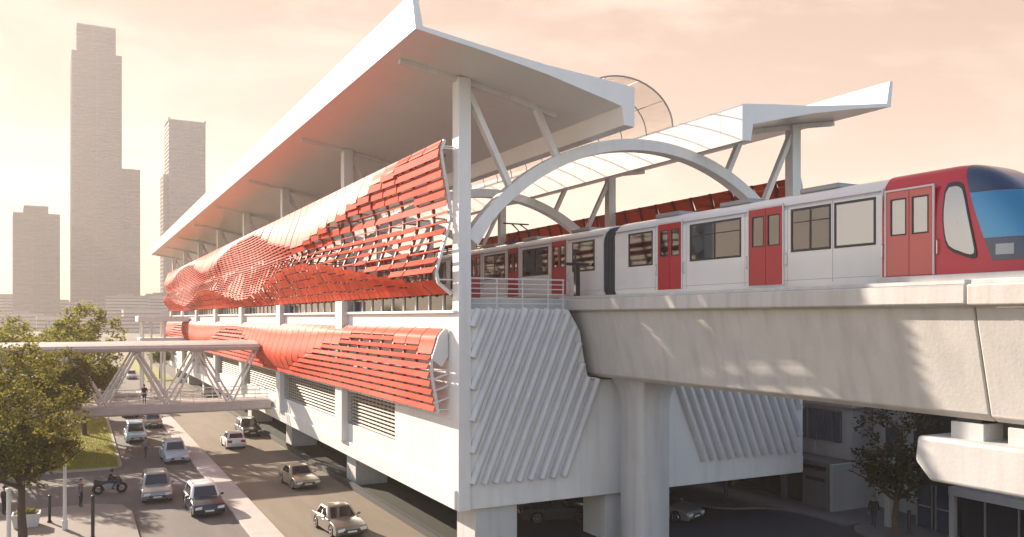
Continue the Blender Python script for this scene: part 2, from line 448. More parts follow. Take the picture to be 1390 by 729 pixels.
# piers below
b = MB(); b.box(17.55, 19.9, 38.3, 40.6, 0, 2.62); pr = b.build('pier', M['concrete_pale'], st, ST, bevel=.04)
for (dx, dy) in [(0, 20.3 * k) for k in range(1, 8)] + [(7.7, 20.3 * k) for k in range(0, 8)] + [(17.2, 20.3 * k) for k in range(0, 8)]:
    if dx == 17.2 and dy == 0: continue
    c = pr.copy(); COL.objects.link(c); c.parent = st; c.location = (dx, dy, 0)
# portal frames: columns, soffit beam, struts, arch
XC = 27.95
def wing(flip, label):
    f = (lambda x: x) if not flip else (lambda x: 2 * 27.75 - x)
    poly = [(12.72, 25.9), (12.9, 24.4), (16, 23.92), (19.4, 23.28), (23.55, 22.28), (23.7, 21.38), (24.3, 21.33), (24.3, 23.28), (22.1, 23.5), (19.4, 23.72), (16, 24.16), (13.25, 24.56), (12.98, 25.9)]
    b = MB(); b.prism([(f(u), v) for u, v in poly], lambda u, v, h: (u, h, v), 34.3, YE)
    y = 36.0                                        # standing seams on the inner fascia
    while y < YE:
        a, c = f(24.29), f(24.306); b.box(min(a, c), max(a, c), y, y + .05, 21.4, 23.25, 1); y += 1.9
    o = b.build('roof_wing', [M['roofwhite'], M['seamgrey']], st, ST, bevel=.03)
    o['label'] = label
    return o
wing(False, 'left roof wing over the road with a tall tilted parapet')
wing(True, 'right roof wing over the far platform')
def frame():
    out = []
    b = MB(); b.box(16.49, 17.15, 37.9, 38.7, 2.54, 23.74); out.append(('column', b, .03))
    b = MB(); b.box(38.6, 39.28, 38.05, 38.7, 2.7, 23.72); out.append(('column', b, .03))
    for f in ((lambda x: x), (lambda x: 2 * XC - x)):
        b = MB()
        for (p, q) in (((13.6, 24.2), (16, 23.82)), ((16, 23.82), (19.4, 23.18)), ((19.4, 23.18), (22.2, 22.5))):
            b.beam((f(p[0]), 38.35, p[1]), (f(q[0]), 38.35, q[1]), .3, .3)
        out.append(('soffit_beam', b, .02))
        b = MB(); b.beam((f(17.1), 38.35, 23.3), (f(19.5), 38.35, 18.6), .3, .36, (0, 1, 0)); out.append(('strut', b, .02))
        b = MB(); b.beam((f(21.0), 38.35, 22.8), (f(22.2), 38.35, 20.4), .3, .36, (0, 1, 0)); out.append(('strut', b, .02))
    b = MB(); secs = []
    for i in range(49):                             # arch
        a = -1 + 2 * i / 48; x = XC + 11.0 * a
        Rr = 13.4; cz = 21.75 - Rr
        dx = x - XC; z = cz + math.sqrt(Rr * Rr - dx * dx)
        n = Vector((dx, 0, z - cz)).normalized(); wd = .62 if abs(a) < .9 else .62 + 1.6 * (abs(a) - .9)
        o = Vector((x, 0, z)); i_ = o - n * wd
        secs.append([(o.x, 38.0, o.z), (o.x, 38.75, o.z), (i_.x, 38.75, i_.z), (i_.x, 38.0, i_.z)])
    b.loft(secs); out.append(('arch', b, .02))
    return out
first = [bb.build(n, M['white'], st, ST, bevel=bv) for n, bb, bv in frame()]
for i in range(1, 8):
    for o in first:
        c = o.copy(); COL.objects.link(c); c.parent = st; c.location = (0, FR[i] - FR[0], 0)
# glazed barrel vault between the wings
VX, VR = 27.75, 3.45
def vz(a): return VX + VR * math.cos(a), 23.25 + 2.5 * math.sin(a)
b = MB()
loopo = [vz(PI * k / 20) for k in range(21)]
b.loft([[(x, y, z) for x, z in loopo] for y in (40.2, YE)], closed=False, caps=False)
va = b.build('vault', M['vault'], st, ST, smooth=True, norm=False)
b = MB(); y = 40.2
while y < YE:
    b.tube([(x, y, z) for x, z in loopo], .05 if y < 41 else .035, 6); y += 2.6
for k in (4, 8, 12, 16): b.tube([(loopo[k][0], 40.2, loopo[k][1]), (loopo[k][0], YE, loopo[k][1])], .03, 5)
b.build('vault_rib', M['greysteel'], va, ST, smooth=True)
# --- red screens
def wave(y, c): 
    return .5 + .5 * math.cos(2 * PI * (y - c) / 54.0)
def lerp(a, b, t): return a + (b - a) * t
def prof(knots, z):
    for (z0, x0), (z1, x1) in zip(knots, knots[1:]):
        if z0 >= z >= z1:
            t = (z0 - z) / (z0 - z1 + 1e-9); t2 = t * t * (3 - 2 * t)
            return lerp(x0, x1, lerp(t, t2, .5))
    return knots[-1][1] if z < knots[-1][0] else knots[0][1]
def plate(b, F, y0, y1, zs, kn, th=.05, mi=0):
    secs = []
    pts = [(prof(kn, z), z) for z in zs]
    loop = [(x, z) for x, z in pts] + [(x + th, z) for x, z in reversed(pts)]
    b.loft([[(F(x), y0, z) for x, z in loop], [(F(x), y1, z) for x, z in loop]], mi)
def slat(b, F, y0, y1, z, kn0, kn1, hh, tilt, th=.04):
    secs = []
    for y, kn in ((y0, kn0), (y1, kn1)):
        x = prof(kn, z); dz = .05
        a = math.atan2(prof(kn, z + dz) - prof(kn, z - dz), 2 * dz) + tilt
        ux, uz = math.sin(a) * hh / 2, math.cos(a) * hh / 2; nx, nz = -math.cos(a) * th / 2, math.sin(a) * th / 2
        secs.append([(F(x + i * ux + j * nx), y, z + i * uz + j * nz) for i, j in ((-1, -1), (1, -1), (1, 1), (-1, 1))])
    b.loft(secs)
def screens(F, label, near=True):
    cw = 2.1
    # upper
    ZT, ZB, GR_ = 20.75, 13.15, .24
    S, Lv, U, Fm, Fe = MB(), MB(), MB(), MB(), MB()
    y = 38.75
    snap = lambda z: ZB + round((z - ZB) / GR_) * GR_
    while y < YE - 1:
        yc = y + cw / 2; w_ = wave(yc, 66) * (1.0 if yc < 100 else .8)
        zs = snap(ZT - (.3 + 2.9 * w_ ** 1.1)); zb = snap(ZB + .75 + 2.2 * w_)
        zm = (zs + zb) / 2
        K = lambda q: [(ZT, 15.95), (zs, 15.75 - .75 * q), (zm, 16.28 - .75 * q), (zb, 15.45 - .6 * q), (ZB, 16.32)]
        kn = K(w_); sc_ = 1.0 if yc < 100 else .8; kn0, kn1 = K(wave(y, 66) * sc_), K(wave(y + cw, 66) * sc_)
        y0, y1 = y + .055, y + cw - .055
        n = 6; plate(S, F, y0, y1, [ZT - (ZT - zs) * k / n for k in range(n + 1)], kn)
        fine = yc > 68
        k = 0; z = zs - GR_ * .5
        while z > zb:
            g = round((z - ZB) / GR_ - .5)
            if fine:
                slat(Lv, F, y + .004, y + cw - .004, z, kn0, kn1, GR_ * .58, .5)
            elif g % 2 == 0:
                z2 = z + GR_ * .5 if z + GR_ < zs else z
                hh = 2 * GR_ * (.95 if z > 18.0 else .8)
                h0 = (round((yc - 39) / cw) * 7) % 3
                if 42 < yc < 57 and 16.3 < z2 < 19.0 and (g // 2) % 2 == 0 and h0 != 3: hh = .05
                elif yc < 60 and (15.2 < z2 < 15.8 and h0 != 2 or yc < 42 and 16.4 < z2 < 17.3): hh = .12
                slat(Lv, F, y + .004, y + cw - .004, z2, kn0, kn1, hh, (.30 if z > 18.0 else .42) + rnd.uniform(-.02, .02), .035)
            z -= GR_
        nr = max(1, round((zb - ZB) / .6)); step = (zb - ZB) / nr
        for k in range(nr):                          # underside: grid of small plates
            za, zc_ = zb - step * k - .03, zb - step * (k + 1) + .03
            for h in range(2):
                ya = y0 + (y1 - y0) * h / 2 + .03; yb = y0 + (y1 - y0) * (h + 1) / 2 - .03
                plate(U, F, ya, yb, [za, (za + zc_) / 2, zc_], kn, .04)
        T = Fe if y < 38.8 else Fm                   # carrying rib behind each column seam
        pts = [(F(prof(kn, ZT - (ZT - ZB) * q / 14) + .14), y, ZT - (ZT - ZB) * q / 14) for q in range(15)]
        for p, q in zip(pts, pts[1:]): T.beam(p, q, .16, .14, (1, 0, 0))
        ym = y + cw / 2
        pts = [(F(prof(kn, ZB + (zb - ZB) * q / 4) + .14), ym, ZB + (zb - ZB) * q / 4) for q in range(5)]
        for p, q in zip(pts, pts[1:]): Fm.beam(p, q, .12, .08, (1, 0, 0))
        for z in (ZT - .3, zs, zm, zb, ZB + .1):
            T.beam((F(prof(kn, z) + .2), y, z), (F(17.0), y, z), .06, .06)
        y += cw
    sc = S.build('screen', M['red'], st, ST, smooth=True, angle=40)
    sc['label'] = 'upper red screen ' + label
    Lv.build('louvre', M['redslat'], sc, ST); U.build('soffit_panel', M['red'], sc, ST)
    Fm.build('support_frame', M['ribred'], sc, ST); Fe.build('end_frame', M['steel'], sc, ST)
    # lower
    ZT, ZB, GR_ = 11.45, 7.25, .42
    S, Lv, Fm, Fe = MB(), MB(), MB(), MB()
    y = 39.3
    while y < YE - 1:
        yc = y + cw / 2; w_ = wave(yc, 76)
        zs = ZT - round((.5 + 3.4 * w_ ** 1.15) / GR_) * GR_
        K = lambda q: [(ZT, 16.25), (ZT - .45, 15.85), (ZT - 1.6 - 1.2 * q, 15.5 - .3 * q), (ZB, 15.8)]
        kn = K(w_); kn0, kn1 = K(wave(y, 76)), K(wave(y + cw, 76))
        y0, y1 = y + .055, y + cw - .055
        n = 8; plate(S, F, y0, y1, [ZT - (ZT - zs) * k / n for k in range(n + 1)], kn)
        z = zs - GR_ * .5
        while z > ZB - .05:
            slat(Lv, F, y + .004, y + cw - .004, z, kn0, kn1, GR_ * .72, .5 + rnd.uniform(-.02, .02)); z -= GR_
        T = Fe if y < 39.4 else Fm
        pts = [(F(prof(kn, ZT - (ZT - ZB) * q / 10) + .14), y, ZT - (ZT - ZB) * q / 10) for q in range(11)]
        for p, q in zip(pts, pts[1:]): T.beam(p, q, .16, .14, (1, 0, 0))
        for z in (ZT - .6, ZT - 2.1, ZB + .15):
            T.beam((F(prof(kn, z) + .2), y, z), (F(16.6), y, z), .06, .06)
        if y < 39.4:                                # end cheek of the lower screen
            cheek = [(F(prof(kn, ZT - 1.5 * q / 4) + .05), ZT - 1.5 * q / 4) for q in range(5)] + [(F(16.1), ZT - 1.9), (F(16.46), ZT - 1.4), (F(16.46), ZT - .05)]
            Fe.prism(cheek, lambda u, v, h: (u, h, v), 39.15, 39.2)
            for z in (8.0, 8.6, 9.2): Fe.beam((F(15.7), 39.2, z - .25), (F(16.5), 39.2, z), .05, .09)
        y += cw
    sc = S.build('screen', M['red'], st, ST, smooth=True, angle=40)
    sc['label'] = 'lower red screen ' + label
    Lv.build('louvre', M['redslat'], sc, ST); Fm.build('support_frame', M['ribred'], sc, ST); Fe.build('end_frame', M['steel'], sc, ST)
screens(lambda x: x, 'on the road side')
screens(lambda x: 2 * XC - x, 'on the side street side')

# far entrance canopy by the end of the station
ET = (10.3, 150, 0)
et = thing('entrance_canopy', 'small white flat canopy on thin columns at the far end of the station', 'canopy', ET)
b = MB(); b.box(8.6, 16.2, 148, 156, 11.3, 12.2); b.build('roof', M['white'], et, ET, bevel=.05)
b = MB(); b.box(8.9, 16.2, 148.4, 156, 8.2, 8.7); b.build('deck', M['white'], et, ET, bevel=.05)
for x, y in ((9.4, 149), (10.6, 149), (12.6, 149), (9.4, 155), (12.6, 155)):
    b = MB(); b.tube([(x, y, 0.0), (x, y, 11.3)], .18, 10); b.build('column', M['white'], et, ET, smooth=True)

# ------------------------------------------------------------------ elevated guideway
GW = (25.8, 36, 0)
gw = thing('elevated_guideway', 'concrete rail viaduct with deep girders leaving the end of the station', 'viaduct', GW)
def girder(y0, y1, label):
    sec = [(23.15, 12.98), (28.45, 12.98), (28.45, 12.38), (28.1, 12.3), (27.25, 9.05), (27.0, 8.87), (24.55, 8.87), (24.3, 9.05), (23.55, 12.3), (23.15, 12.38)]
    b = MB(); b.prism(sec, lambda u, v, h: (u, h, v), y0, y1)
    o = b.build('girder', M['concrete'], gw, GW, bevel=.05); o['label'] = label
    b = MB(); 
    b.box(23.3, 23.6, y0 + .1, y1 - .1, 12.985, 13.12); b.box(28.0, 28.3, y0 + .1, y1 - .1, 12.985, 13.12)
    b.build('deck_kerb', M['concrete_pale'], o, GW, bevel=.02)
    b = MB()
    for xr in (25.08, 26.52): b.box(xr - .04, xr + .04, y0, y1, 12.985, 13.06)
    b.build('rail', M['greysteel'], o, GW)
    return o
girder(16.1, 40.0, 'long grey girder span beside the station end wall')
girder(-14, 16.06, 'nearer girder span beyond the vertical joint')
b = MB()
for z, xx in ((13.0, 0), ):
    b.box(24.0, 24.3, 13.0, 19.9, 12.985, 13.34)
b.build('plinth', M['concrete_pale'], gw, GW, bevel=.03)
# pier with a flared head
b = MB(); secs = []
for z, e in ((-.1, 0), (7.2, 0), (7.7, .04), (8.1, .12), (8.45, .26), (8.72, .45), (8.86, .5)):
    x0, x1, y0, y1 = 25.3 - e * .55, 27.0 + e * .55, 35.0 - e, 37.0 + e
    c = .07
    secs.append([(x0 + c, y0, z), (x1 - c, y0, z), (x1, y0 + c, z), (x1, y1 - c, z), (x1 - c, y1, z), (x0 + c, y1, z), (x0, y1 - c, z), (x0, y0 + c, z)])
b.loft(secs); b.build('pier', M['concrete_pale'], gw, GW, smooth=True, angle=50)
# pier cap at the girder joint, with bearing blocks
cap = [(18.35, 8.22), (18.45, 7.4), (17.9, 6.82), (13.7, 6.82), (13.2, 7.4), (13.3, 8.22)]
b = MB(); b.prism(cap, lambda u, v, h: (h, u, v), 24.0, 31.5)
pc = b.build('pier_cap', M['concrete_pale'], gw, GW, bevel=.12, seg=3)
for y0, y1 in ((16.45, 17.55), (14.6, 15.7)):
    for x0 in (24.55, 26.1):
        b = MB(); b.box(x0, x0 + .95, y0, y1, 8.2, 8.74); bo = b.build('bearing_block', M['concrete_pale'], pc, GW, bevel=.02)
    b = MB(); b.box(24.65, 26.95, y0 + .15, y1 - .15, 8.74, 8.872); b.build('bearing_pad', M['dark'], pc, GW)
b = MB(); b.tube([(29.9, 15.8, 0), (29.9, 15.8, 6.84)], .9, 20); b.build('pier', M['concrete_pale'], gw, GW, smooth=True)

# platform-end signal post
SP = (23.55, 38.45, 12.42)
sp = thing('signal_post', 'black T-shaped signal post standing on the end wall by the train', 'signal', SP)
b = MB(); b.box(23.42, 23.68, 38.35, 38.6, 12.4, 14.75); b.build('post', M['dark'], sp, SP, bevel=.02)
b = MB(); b.box(22.85, 24.25, 38.33, 38.62, 14.75, 14.9); b.build('crossbar', M['dark'], sp, SP, bevel=.02)
b = MB(); b.tube([(23.45, 38.47, 14.9), (23.45, 38.47, 15.5)], .06, 8); b.box(23.3, 23.6, 38.38, 38.56, 15.45, 15.6); b.build('lamp_head', M['dark'], sp, SP)

# ------------------------------------------------------------------ train
TR = (25.8, 26, 13.0)
tr = thing('metro_train', 'white metro train with red doors and red cab leaving the station', 'train', TR)
TX0, TX1, TZ0, TZ1 = 24.4, 27.2, 13.12, 16.86
def body_loop(y, ins=0):
    p = [(TX0 + .12, TZ0), (TX0, TZ0 + .25), (TX0, 15.9), (TX0 + .04, 16.2), (TX0 + .16, 16.48), (TX0 + .4, 16.7), (TX0 + .8, 16.82), (25.8, TZ1)]
    q = [(51.6 - x, z) for x, z in reversed(p[:-1])]
    return [(x, y, z) for x, z in p + q]
def ring_panel(b, y0, y1, z0, z1, r, x, th, n=4, mi=0):     # rounded rectangle on the near side
    pts = []
    for (cy, cz, a0) in ((y1 - r, z1 - r, 0), (y0 + r, z1 - r, 90), (y0 + r, z0 + r, 180), (y1 - r, z0 + r, 270)):
        for k in range(n + 1):
            a = R(a0 + 90 * k / n); pts.append((cy + r * math.cos(a), cz + r * math.sin(a)))
    b.prism(pts, lambda u, v, h: (h, u, v), x, x - th, mi)
cars = [(20.0, 36.15), (37.25, 56.6), (57.7, 77.0), (78.1, 97.4)]
DOORS = [(24.55, 26.4), (30.75, 32.5), (40.9, 42.6), (46.7, 48.2), (52.3, 53.9), (61, 62.6), (67, 68.6), (73, 74.6)]
WINS = [(20.3, 22.0), (22.25, 24.1), (26.95, 30.15), (33.0, 34.9), (38.1, 40.3), (43.1, 46.2), (48.7, 51.7), (58.5, 60.5), (63.2, 66.4), (69.2, 72.4)]
WZ0, WZ1 = 14.55, 16.1
for i, (y0, y1) in enumerate(cars):
    b = MB(); n = 6
    up_ = [(TX0, WZ1 + .004), (TX0 + .03, 16.2), (TX0 + .16, 16.48), (TX0 + .4, 16.7), (TX0 + .8, 16.82), (25.8, TZ1)]
    up_ += [(51.6 - x, z) for x, z in reversed(up_[:-1])]
    lo_ = [(TX0, WZ0 - .004), (TX0, TZ0 + .25), (TX0 + .12, TZ0)]
    lo_ += [(51.6 - x, z) for x, z in reversed(lo_)]
    inn_lo = [(27.1, WZ0 - .004), (27.1, 13.4), (24.5, 13.4), (24.5, WZ0 - .004)]
    inn_up = [(27.1, WZ1 + .004), (27.1, 16.3), (24.5, 16.3), (24.5, WZ1 + .004)]
    b.prism(lo_ + inn_lo, lambda u, v, h: (u, h, v), y0, y1)
    b.prism(up_ + inn_up, lambda u, v, h: (u, h, v), y0, y1)
    holes = sorted([(a - .01, c + .01) for a, c in DOORS + WINS if a > y0 and c < y1]); cur = y0
    for a, c in holes + [(y1, y1)]:                 # window pillars on both sides
        for xa, xb in ((TX0, TX0 + .1), (27.1, 27.2)):
            b.box(xa + .0005, xb - .0005, cur + .001, a - .001, WZ0 - .01, WZ1 + .01)
        cur = c
    for yy in (y0, y1 - .12): b.box(24.45, 27.15, yy + .002, yy + .118, 13.3, 16.4)
    cb = b.build('car_body', M['trainwhite'], tr, TR, smooth=True, angle=30)
    b = MB(); b.box(24.52, 27.08, y0 + .2, y1 - .2, 13.38, 13.43); b.build('floor', M['rubbergrey'], cb, TR)
    for xa, xb in ((24.52, 24.95), (26.65, 27.08)):
        for a, c in holes:
            if (a + .01, c - .01) in WINS:
                b = MB(); b.box(xa, xb, a, c, 13.43, 13.9); b.box(xa if xa < 25 else xb - .1, xa + .1 if xa < 25 else xb, a, c, 13.9, 14.7); b.build('bench', M['bluecloth_'], cb, TR, bevel=.03)
    yy = y0 + 1.2
    while yy < y1 - 1:
        b = MB(); b.tube([(25.3 if int(yy) % 2 else 26.3, yy, 13.4), (25.3 if int(yy) % 2 else 26.3, yy, 16.3)], .025, 6); b.build('grab_pole', M['chrome'], cb, TR); yy += 1.7
    b = MB(); b.box(24.55, 27.05, y0 + .2, y1 - .2, 12.99 + .06, TZ0 + .02); b.build('underframe', M['black'], cb, TR)
    for k in range(3):                              # rooftop gear
        yy = y0 + 2.5 + k * (y1 - y0 - 5) / 2.4
        b = MB(); b.box(25.1, 26.5, yy, yy + 1.9, 16.8, 17.02); b.build('roof_unit', M['greysteel'], cb, TR, bevel=.06)
    b = MB(); b.box(TX0 - .012, TX0 + .01, y0 + .05, y1 - .05, 16.28, 16.33); b.build('trim_strip', M['greysteel'], cb, TR)
    b = MB(); cuts = [(a + c) / 2 for (q, a), (c, r) in zip(holes, holes[1:])]
    for yy in cuts: b.box(TX0 - .004, TX0 + .004, yy - .008, yy + .008, 13.3, 16.26)
    b.box(TX0 - .004, TX0 + .004, y0 + .1, y1 - .1, 13.42, 13.435); b.build('panel_joint', M['greysteel'], cb, TR)
    b = MB(); b.box(27.12, 27.15, y0 + .3, y1 - .3, WZ0, WZ1); b.build('far_glazing', M['tintglass'], cb, TR)
for y0, y1 in ((36.15, 37.25), (56.6, 57.7), (77.0, 78.1)):
    b = MB(); n = 8
    for k in range(n):
        lp = body_loop(0); e = .12 if k % 2 else .2
        a0, a1 = y0 + (y1 - y0) * k / n, y0 + (y1 - y0) * (k + 1) / n
        f = lambda p, y: (25.8 + (p[0] - 25.8) * (1 - e / 3), y, 15 + (p[2] - 15) * (1 - e / 3))
        b.loft([[f(p, a0) for p in lp], [f(p, a1) for p in lp]])
    b.build('gangway', M['rubbergrey'], tr, TR)
def ring_frame(b, y0, y1, z0, z1, wd, xa, xb):      # four bars round an opening
    b.box(xa, xb, y0, y1, z0, z0 + wd); b.box(xa, xb, y0, y1, z1 - wd, z1)
    b.box(xa + .001, xb - .001, y0, y0 + wd, z0 + wd, z1 - wd); b.box(xa + .001, xb - .001, y1 - wd, y1, z0 + wd, z1 - wd)
def window(y0, y1, gm, mull=False, z0=WZ0, z1=WZ1):
    b = MB(); ring_frame(b, y0 - .05, y1 + .05, z0 - .05, z1 + .05, .09, TX0 - .022, TX0 + .03)
    fr_ = b.build('window', M['dark'], tr, TR, bevel=.012)
    if mull:
        ym = (y0 + y1) / 2
        b = MB(); b.box(TX0 - .02, TX0 + .028, ym - .035, ym + .035, z0 + .03, z1 - .03); b.box(TX0 - .018, TX0 + .02, y0 + .03, y1 - .03, z1 - .5, z1 - .46); b.build('mullion', M['dark'], fr_, TR)
    b = MB(); b.box(TX0 + .002, TX0 + .014, y0 + .02, y1 - .02, z0 + .02, z1 - .02); b.build('pane', gm, fr_, TR)
    return fr_
def door(y0, y1, m, z0=13.3, z1=16.35, label=None, gm=None, z2=14.85, z3=16.05, solid_=False):
    b = MB(); ym = (y0 + y1) / 2; xa, xb = TX0 - .03, TX0 + .03
    leaves_ = ((y0, ym - .012, y0 + .17, ym - .12), (ym + .012, y1, ym + .12, y1 - .17))
    for l0, l1, a0, a1 in leaves_:
        b.box(xa, xb, l0, l1, z0, z2); b.box(xa, xb, l0, l1, z3, z1); b.box(xa, xb, l0, a0, z2 - .001, z3 + .001); b.box(xa, xb, a1, l1, z2 - .001, z3 + .001)
    d = b.build('door', m, tr, TR)
    if label: d['label'] = label
    for l0, l1, a0, a1 in leaves_:
        b = MB(); ring_frame(b, a0 - .02, a1 + .02, z2 - .02, z3 + .02, .05, xa - .008, xb)
        f_ = b.build('door_window', M['dark'], d, TR, bevel=.008)
        b = MB(); b.box(TX0 - .006, TX0 + .006, a0, a1, z2, z3); b.build('door_glass', gm or M['tintglass'], d, TR)
    b = MB(); b.box(TX0 - .06, TX0 - .004, y0 - .06, y0 - .005, z0 - .02, z1 + .05); b.box(TX0 - .06, TX0 - .004, y1 + .005, y1 + .06, z0 - .02, z1 + .05); b.box(TX0 - .058, TX0 - .006, y0 - .06, y1 + .06, z1 + .02, z1 + .08)
    b.build('door_frame', M['seamgrey'], d, TR)
    for yy in (y0 - .16, y1 + .16):
        b = MB(); b.tube([(TX0, yy, 14.0), (TX0 - .06, yy, 14.04), (TX0 - .06, yy, 14.46), (TX0, yy, 14.5)], .018, 6); b.build('handle', M['chrome'], d, TR)
    return d
for a, c in DOORS: door(a, c, M['doorred'])
for k, (a, c) in enumerate(WINS): window(a, c, M['skyglass'] if k == 0 else M['tintglass'], mull=(c - a > 2.5 or k == 1))
b = MB(); b.box(TX0 + .03, TX0 + .045, 22.3, 23.1, 14.6, 15.98); b.build('sky_sheen_sheet', M['skyglass'], tr, TR)  # added pale sheet, paints the sky sheen on part of this window
# red cab and nose: one parametric surface, parts cut from it by region
def nose_pt(u, v):
    # u 0 (joint with the car) .. 1 (tip), v 0..1 round from bottom left over the roof to bottom right
    y = 20.0 - 5.55 * u
    t = max(0, (u - .52) / .48)
    a = 1.4 * math.sqrt(max(0, 1 - (.88 * t) ** 2.4))
    ztop = TZ1 - 3.0 * (max(0, (u - .40) / .60)) ** 2.5
    zbot = TZ0 + .10 * t
    ang = PI * (1.0 - v)
    e = 2 / lerp(5.2, 3.2, t)
    cx, sz = math.cos(ang), math.sin(ang)
    x = 25.8 + a * math.copysign(abs(cx) ** e, cx)
    # lower half of the side is near vertical; roof rounded
    zz = sz ** e if sz > 0 else 0
    z = zbot + (ztop - zbot) * zz
    return Vector((x, y, z))
NU, NV = 40, 48
def nose_mesh(push):
    vs = []; fs = []
    for i in range(NU + 1):
        for j in range(NV + 1):
            u, v = i / NU, j / NV; p = nose_pt(u, v)
            du = nose_pt(min(1, u + .01), v) - nose_pt(max(0, u - .01), v); dv = nose_pt(u, min(1, v + .01)) - nose_pt(u, max(0, v - .01))
            n = dv.cross(du)
            n = n.normalized() if n.length > 1e-6 else Vector((0, -1, 0))
            if n.dot(p - Vector((25.8, 18.5, 14.8))) < 0: n = -n
            vs.append(p + n * push)
    for i in range(NU):
        for j in range(NV):
            fs.append((i * (NV + 1) + j, (i + 1) * (NV + 1) + j, (i + 1) * (NV + 1) + j + 1, i * (NV + 1) + j + 1))
    return vs, fs
def nose_part(name, m, push, planes, parent):       # the nose surface trimmed by planes (point, normal of the side cut away)
    vs, fs = nose_mesh(push)
    if name != 'cab':
        pass
    bm = bmesh.new(); vv = [bm.verts.new(p) for p in vs]
    for f in fs: bm.faces.new([vv[i] for i in f])
    if name == 'cab': bm.faces.new([vv[NU * (NV + 1) + j] for j in range(NV + 1)])
    for co_, no in planes:
        bmesh.ops.bisect_plane(bm, geom=list(bm.verts) + list(bm.edges) + list(bm.faces), plane_co=co_, plane_no=no, clear_outer=True, dist=1e-5)
    bmesh.ops.recalc_face_normals(bm, faces=bm.faces)
    me = bpy.data.meshes.new(name)
    for v in bm.verts: v.co -= Vector(TR)
    bm.to_mesh(me); bm.free(); me.materials.append(m)
    me.polygons.foreach_set('use_smooth', [True] * len(me.polygons)); me.set_sharp_from_angle(angle=R(50))
    o = bpy.data.objects.new(name, me); COL.objects.link(o); o.parent = parent
    return o
cab = nose_part('cab', M['trainred'], 0, [], tr)
cab['label'] = 'red rounded driving cab of the train'
FN = Vector((0, 1, .30)).normalized()                 # front boundary leans back towards the roof
FRONT = (Vector((25.8, 16.42, 14.6)), Vector((0, 1, -.34)).normalized())
up, dn = Vector((0, 0, 1)), Vector((0, 0, -1))
def zp(z, n): return (Vector((25.8, 16, z)), n)
nose_part('cab_roof', M['navy'], .02, [FRONT, zp(15.86, dn)], cab)
nose_part('windscreen', M['screenglass'], .024, [FRONT, zp(15.84, up), zp(14.40, dn)], cab)
nose_part('front_mask', M['navy'], .02, [FRONT, zp(14.385, up), zp(13.72, dn)], cab)
nose_part('headlight', M['headglass'], .04, [(Vector((25.8, 15.5, 14)), Vector((0, -1, 0))), (Vector((25.8, 16.0, 14)), Vector((0, 1, 0))), zp(14.2, up), zp(13.88, dn), (Vector((24.72, 16, 14)), Vector((1, 0, 0)))], cab)
nose_part('headlight', M['headglass'], .04, [(Vector((25.8, 15.5, 14)), Vector((0, -1, 0))), (Vector((25.8, 16.0, 14)), Vector((0, 1, 0))), zp(14.2, up), zp(13.88, dn), (Vector((26.88, 16, 14)), Vector((-1, 0, 0)))], cab)
b = MB(); b.box(24.7, 26.9, 14.75, 20, 13.04, 13.2); b.build('skirt', M['black'], cab, TR, bevel=.05)
b = MB(); b.tube([(25.2, 15.45, 14.75), (25.7, 15.0, 15.05), (25.95, 15.3, 15.55)], .025, 6); b.build('wiper', M['black'], cab, TR)
# cab side window: slanted rounded outline, following the side
b = MB()
osc = [(17.62, 16.1), (17.25, 16.12), (17.05, 15.95), (16.72, 14.5), (16.62, 13.98), (16.78, 13.92), (17.45, 14.2), (17.6, 14.5), (17.68, 15.2)]
def nose_x(y, z):                                   # near-side surface of the nose at (y, z)
    u = (20 - y) / 5.55; lo, hi = 0.0, .5
    for _ in range(30):
        m_ = (lo + hi) / 2
        if nose_pt(u, m_).z < z: lo = m_
        else: hi = m_
    return nose_pt(u, lo).x
def nose_pane(poly, off, grow):
    P = []
    for k in range(len(poly)):                       # denser, rounded outline
        a, b_ = Vector(poly[k]), Vector(poly[(k + 1) % len(poly)])
        for t in (.2, .5, .8): P.append(a.lerp(b_, t))
    c = sum(P, Vector((0, 0))) / len(P)
    b = MB(); vs = []; fs = []; n = len(P); rings = (1, .75, .5, .25, .02)
    for r in rings:
        for p in P:
            q = c + (p - c) * r * (1 + grow); vs.append((nose_x(q.x, q.y) - off, q.x, q.y))
    for i in range(len(rings) - 1):
        for k in range(n): fs.append((i * n + k, i * n + (k + 1) % n, (i + 1) * n + (k + 1) % n, (i + 1) * n + k))
    o = len(vs)
    for p in P:
        q = c + (p - c) * (1 + grow); vs.append((nose_x(q.x, q.y) + .05, q.x, q.y))
    for k in range(n): fs.append((k, (k + 1) % n, o + (k + 1) % n, o + k))
    b.add(vs, fs); return b
cw_ = nose_pane(osc, .03, .13).build('cab_window', M['dark'], cab, TR, smooth=True)
nose_pane(osc, .045, 0).build('pane', M['skyglass'], cw_, TR, smooth=True)
door(18.05, 19.8, M['trainpink'], z0=13.4, z1=16.2, label='paler red double door of the driving cab', gm=M['skyglass'], z2=14.75, z3=15.95)
b = MB(); b.box(TX0 - .02, TX0 + .05, 16.9, 20.0, 13.14, 13.36); b.build('sill_panel', M['trainwhite'], cab, TR, bevel=.02)
# pantograph
b = MB(); py = 49.5
b.tube([(25.2, py, 16.85), (25.4, py - .9, 17.55), (25.5, py + .3, 18.15)], .05, 6); b.tube([(26.4, py, 16.85), (26.2, py - .9, 17.55), (26.1, py + .3, 18.15)], .05, 6)
b.tube([(25.4, py - .9, 17.55), (26.2, py - .9, 17.55)], .04, 6); b.box(24.9, 26.7, py + .2, py + .45, 18.15, 18.22); b.box(25, 26.6, py - .5, py + .4, 16.84, 16.98)
b.build('pantograph', M['dark'], tr, TR)

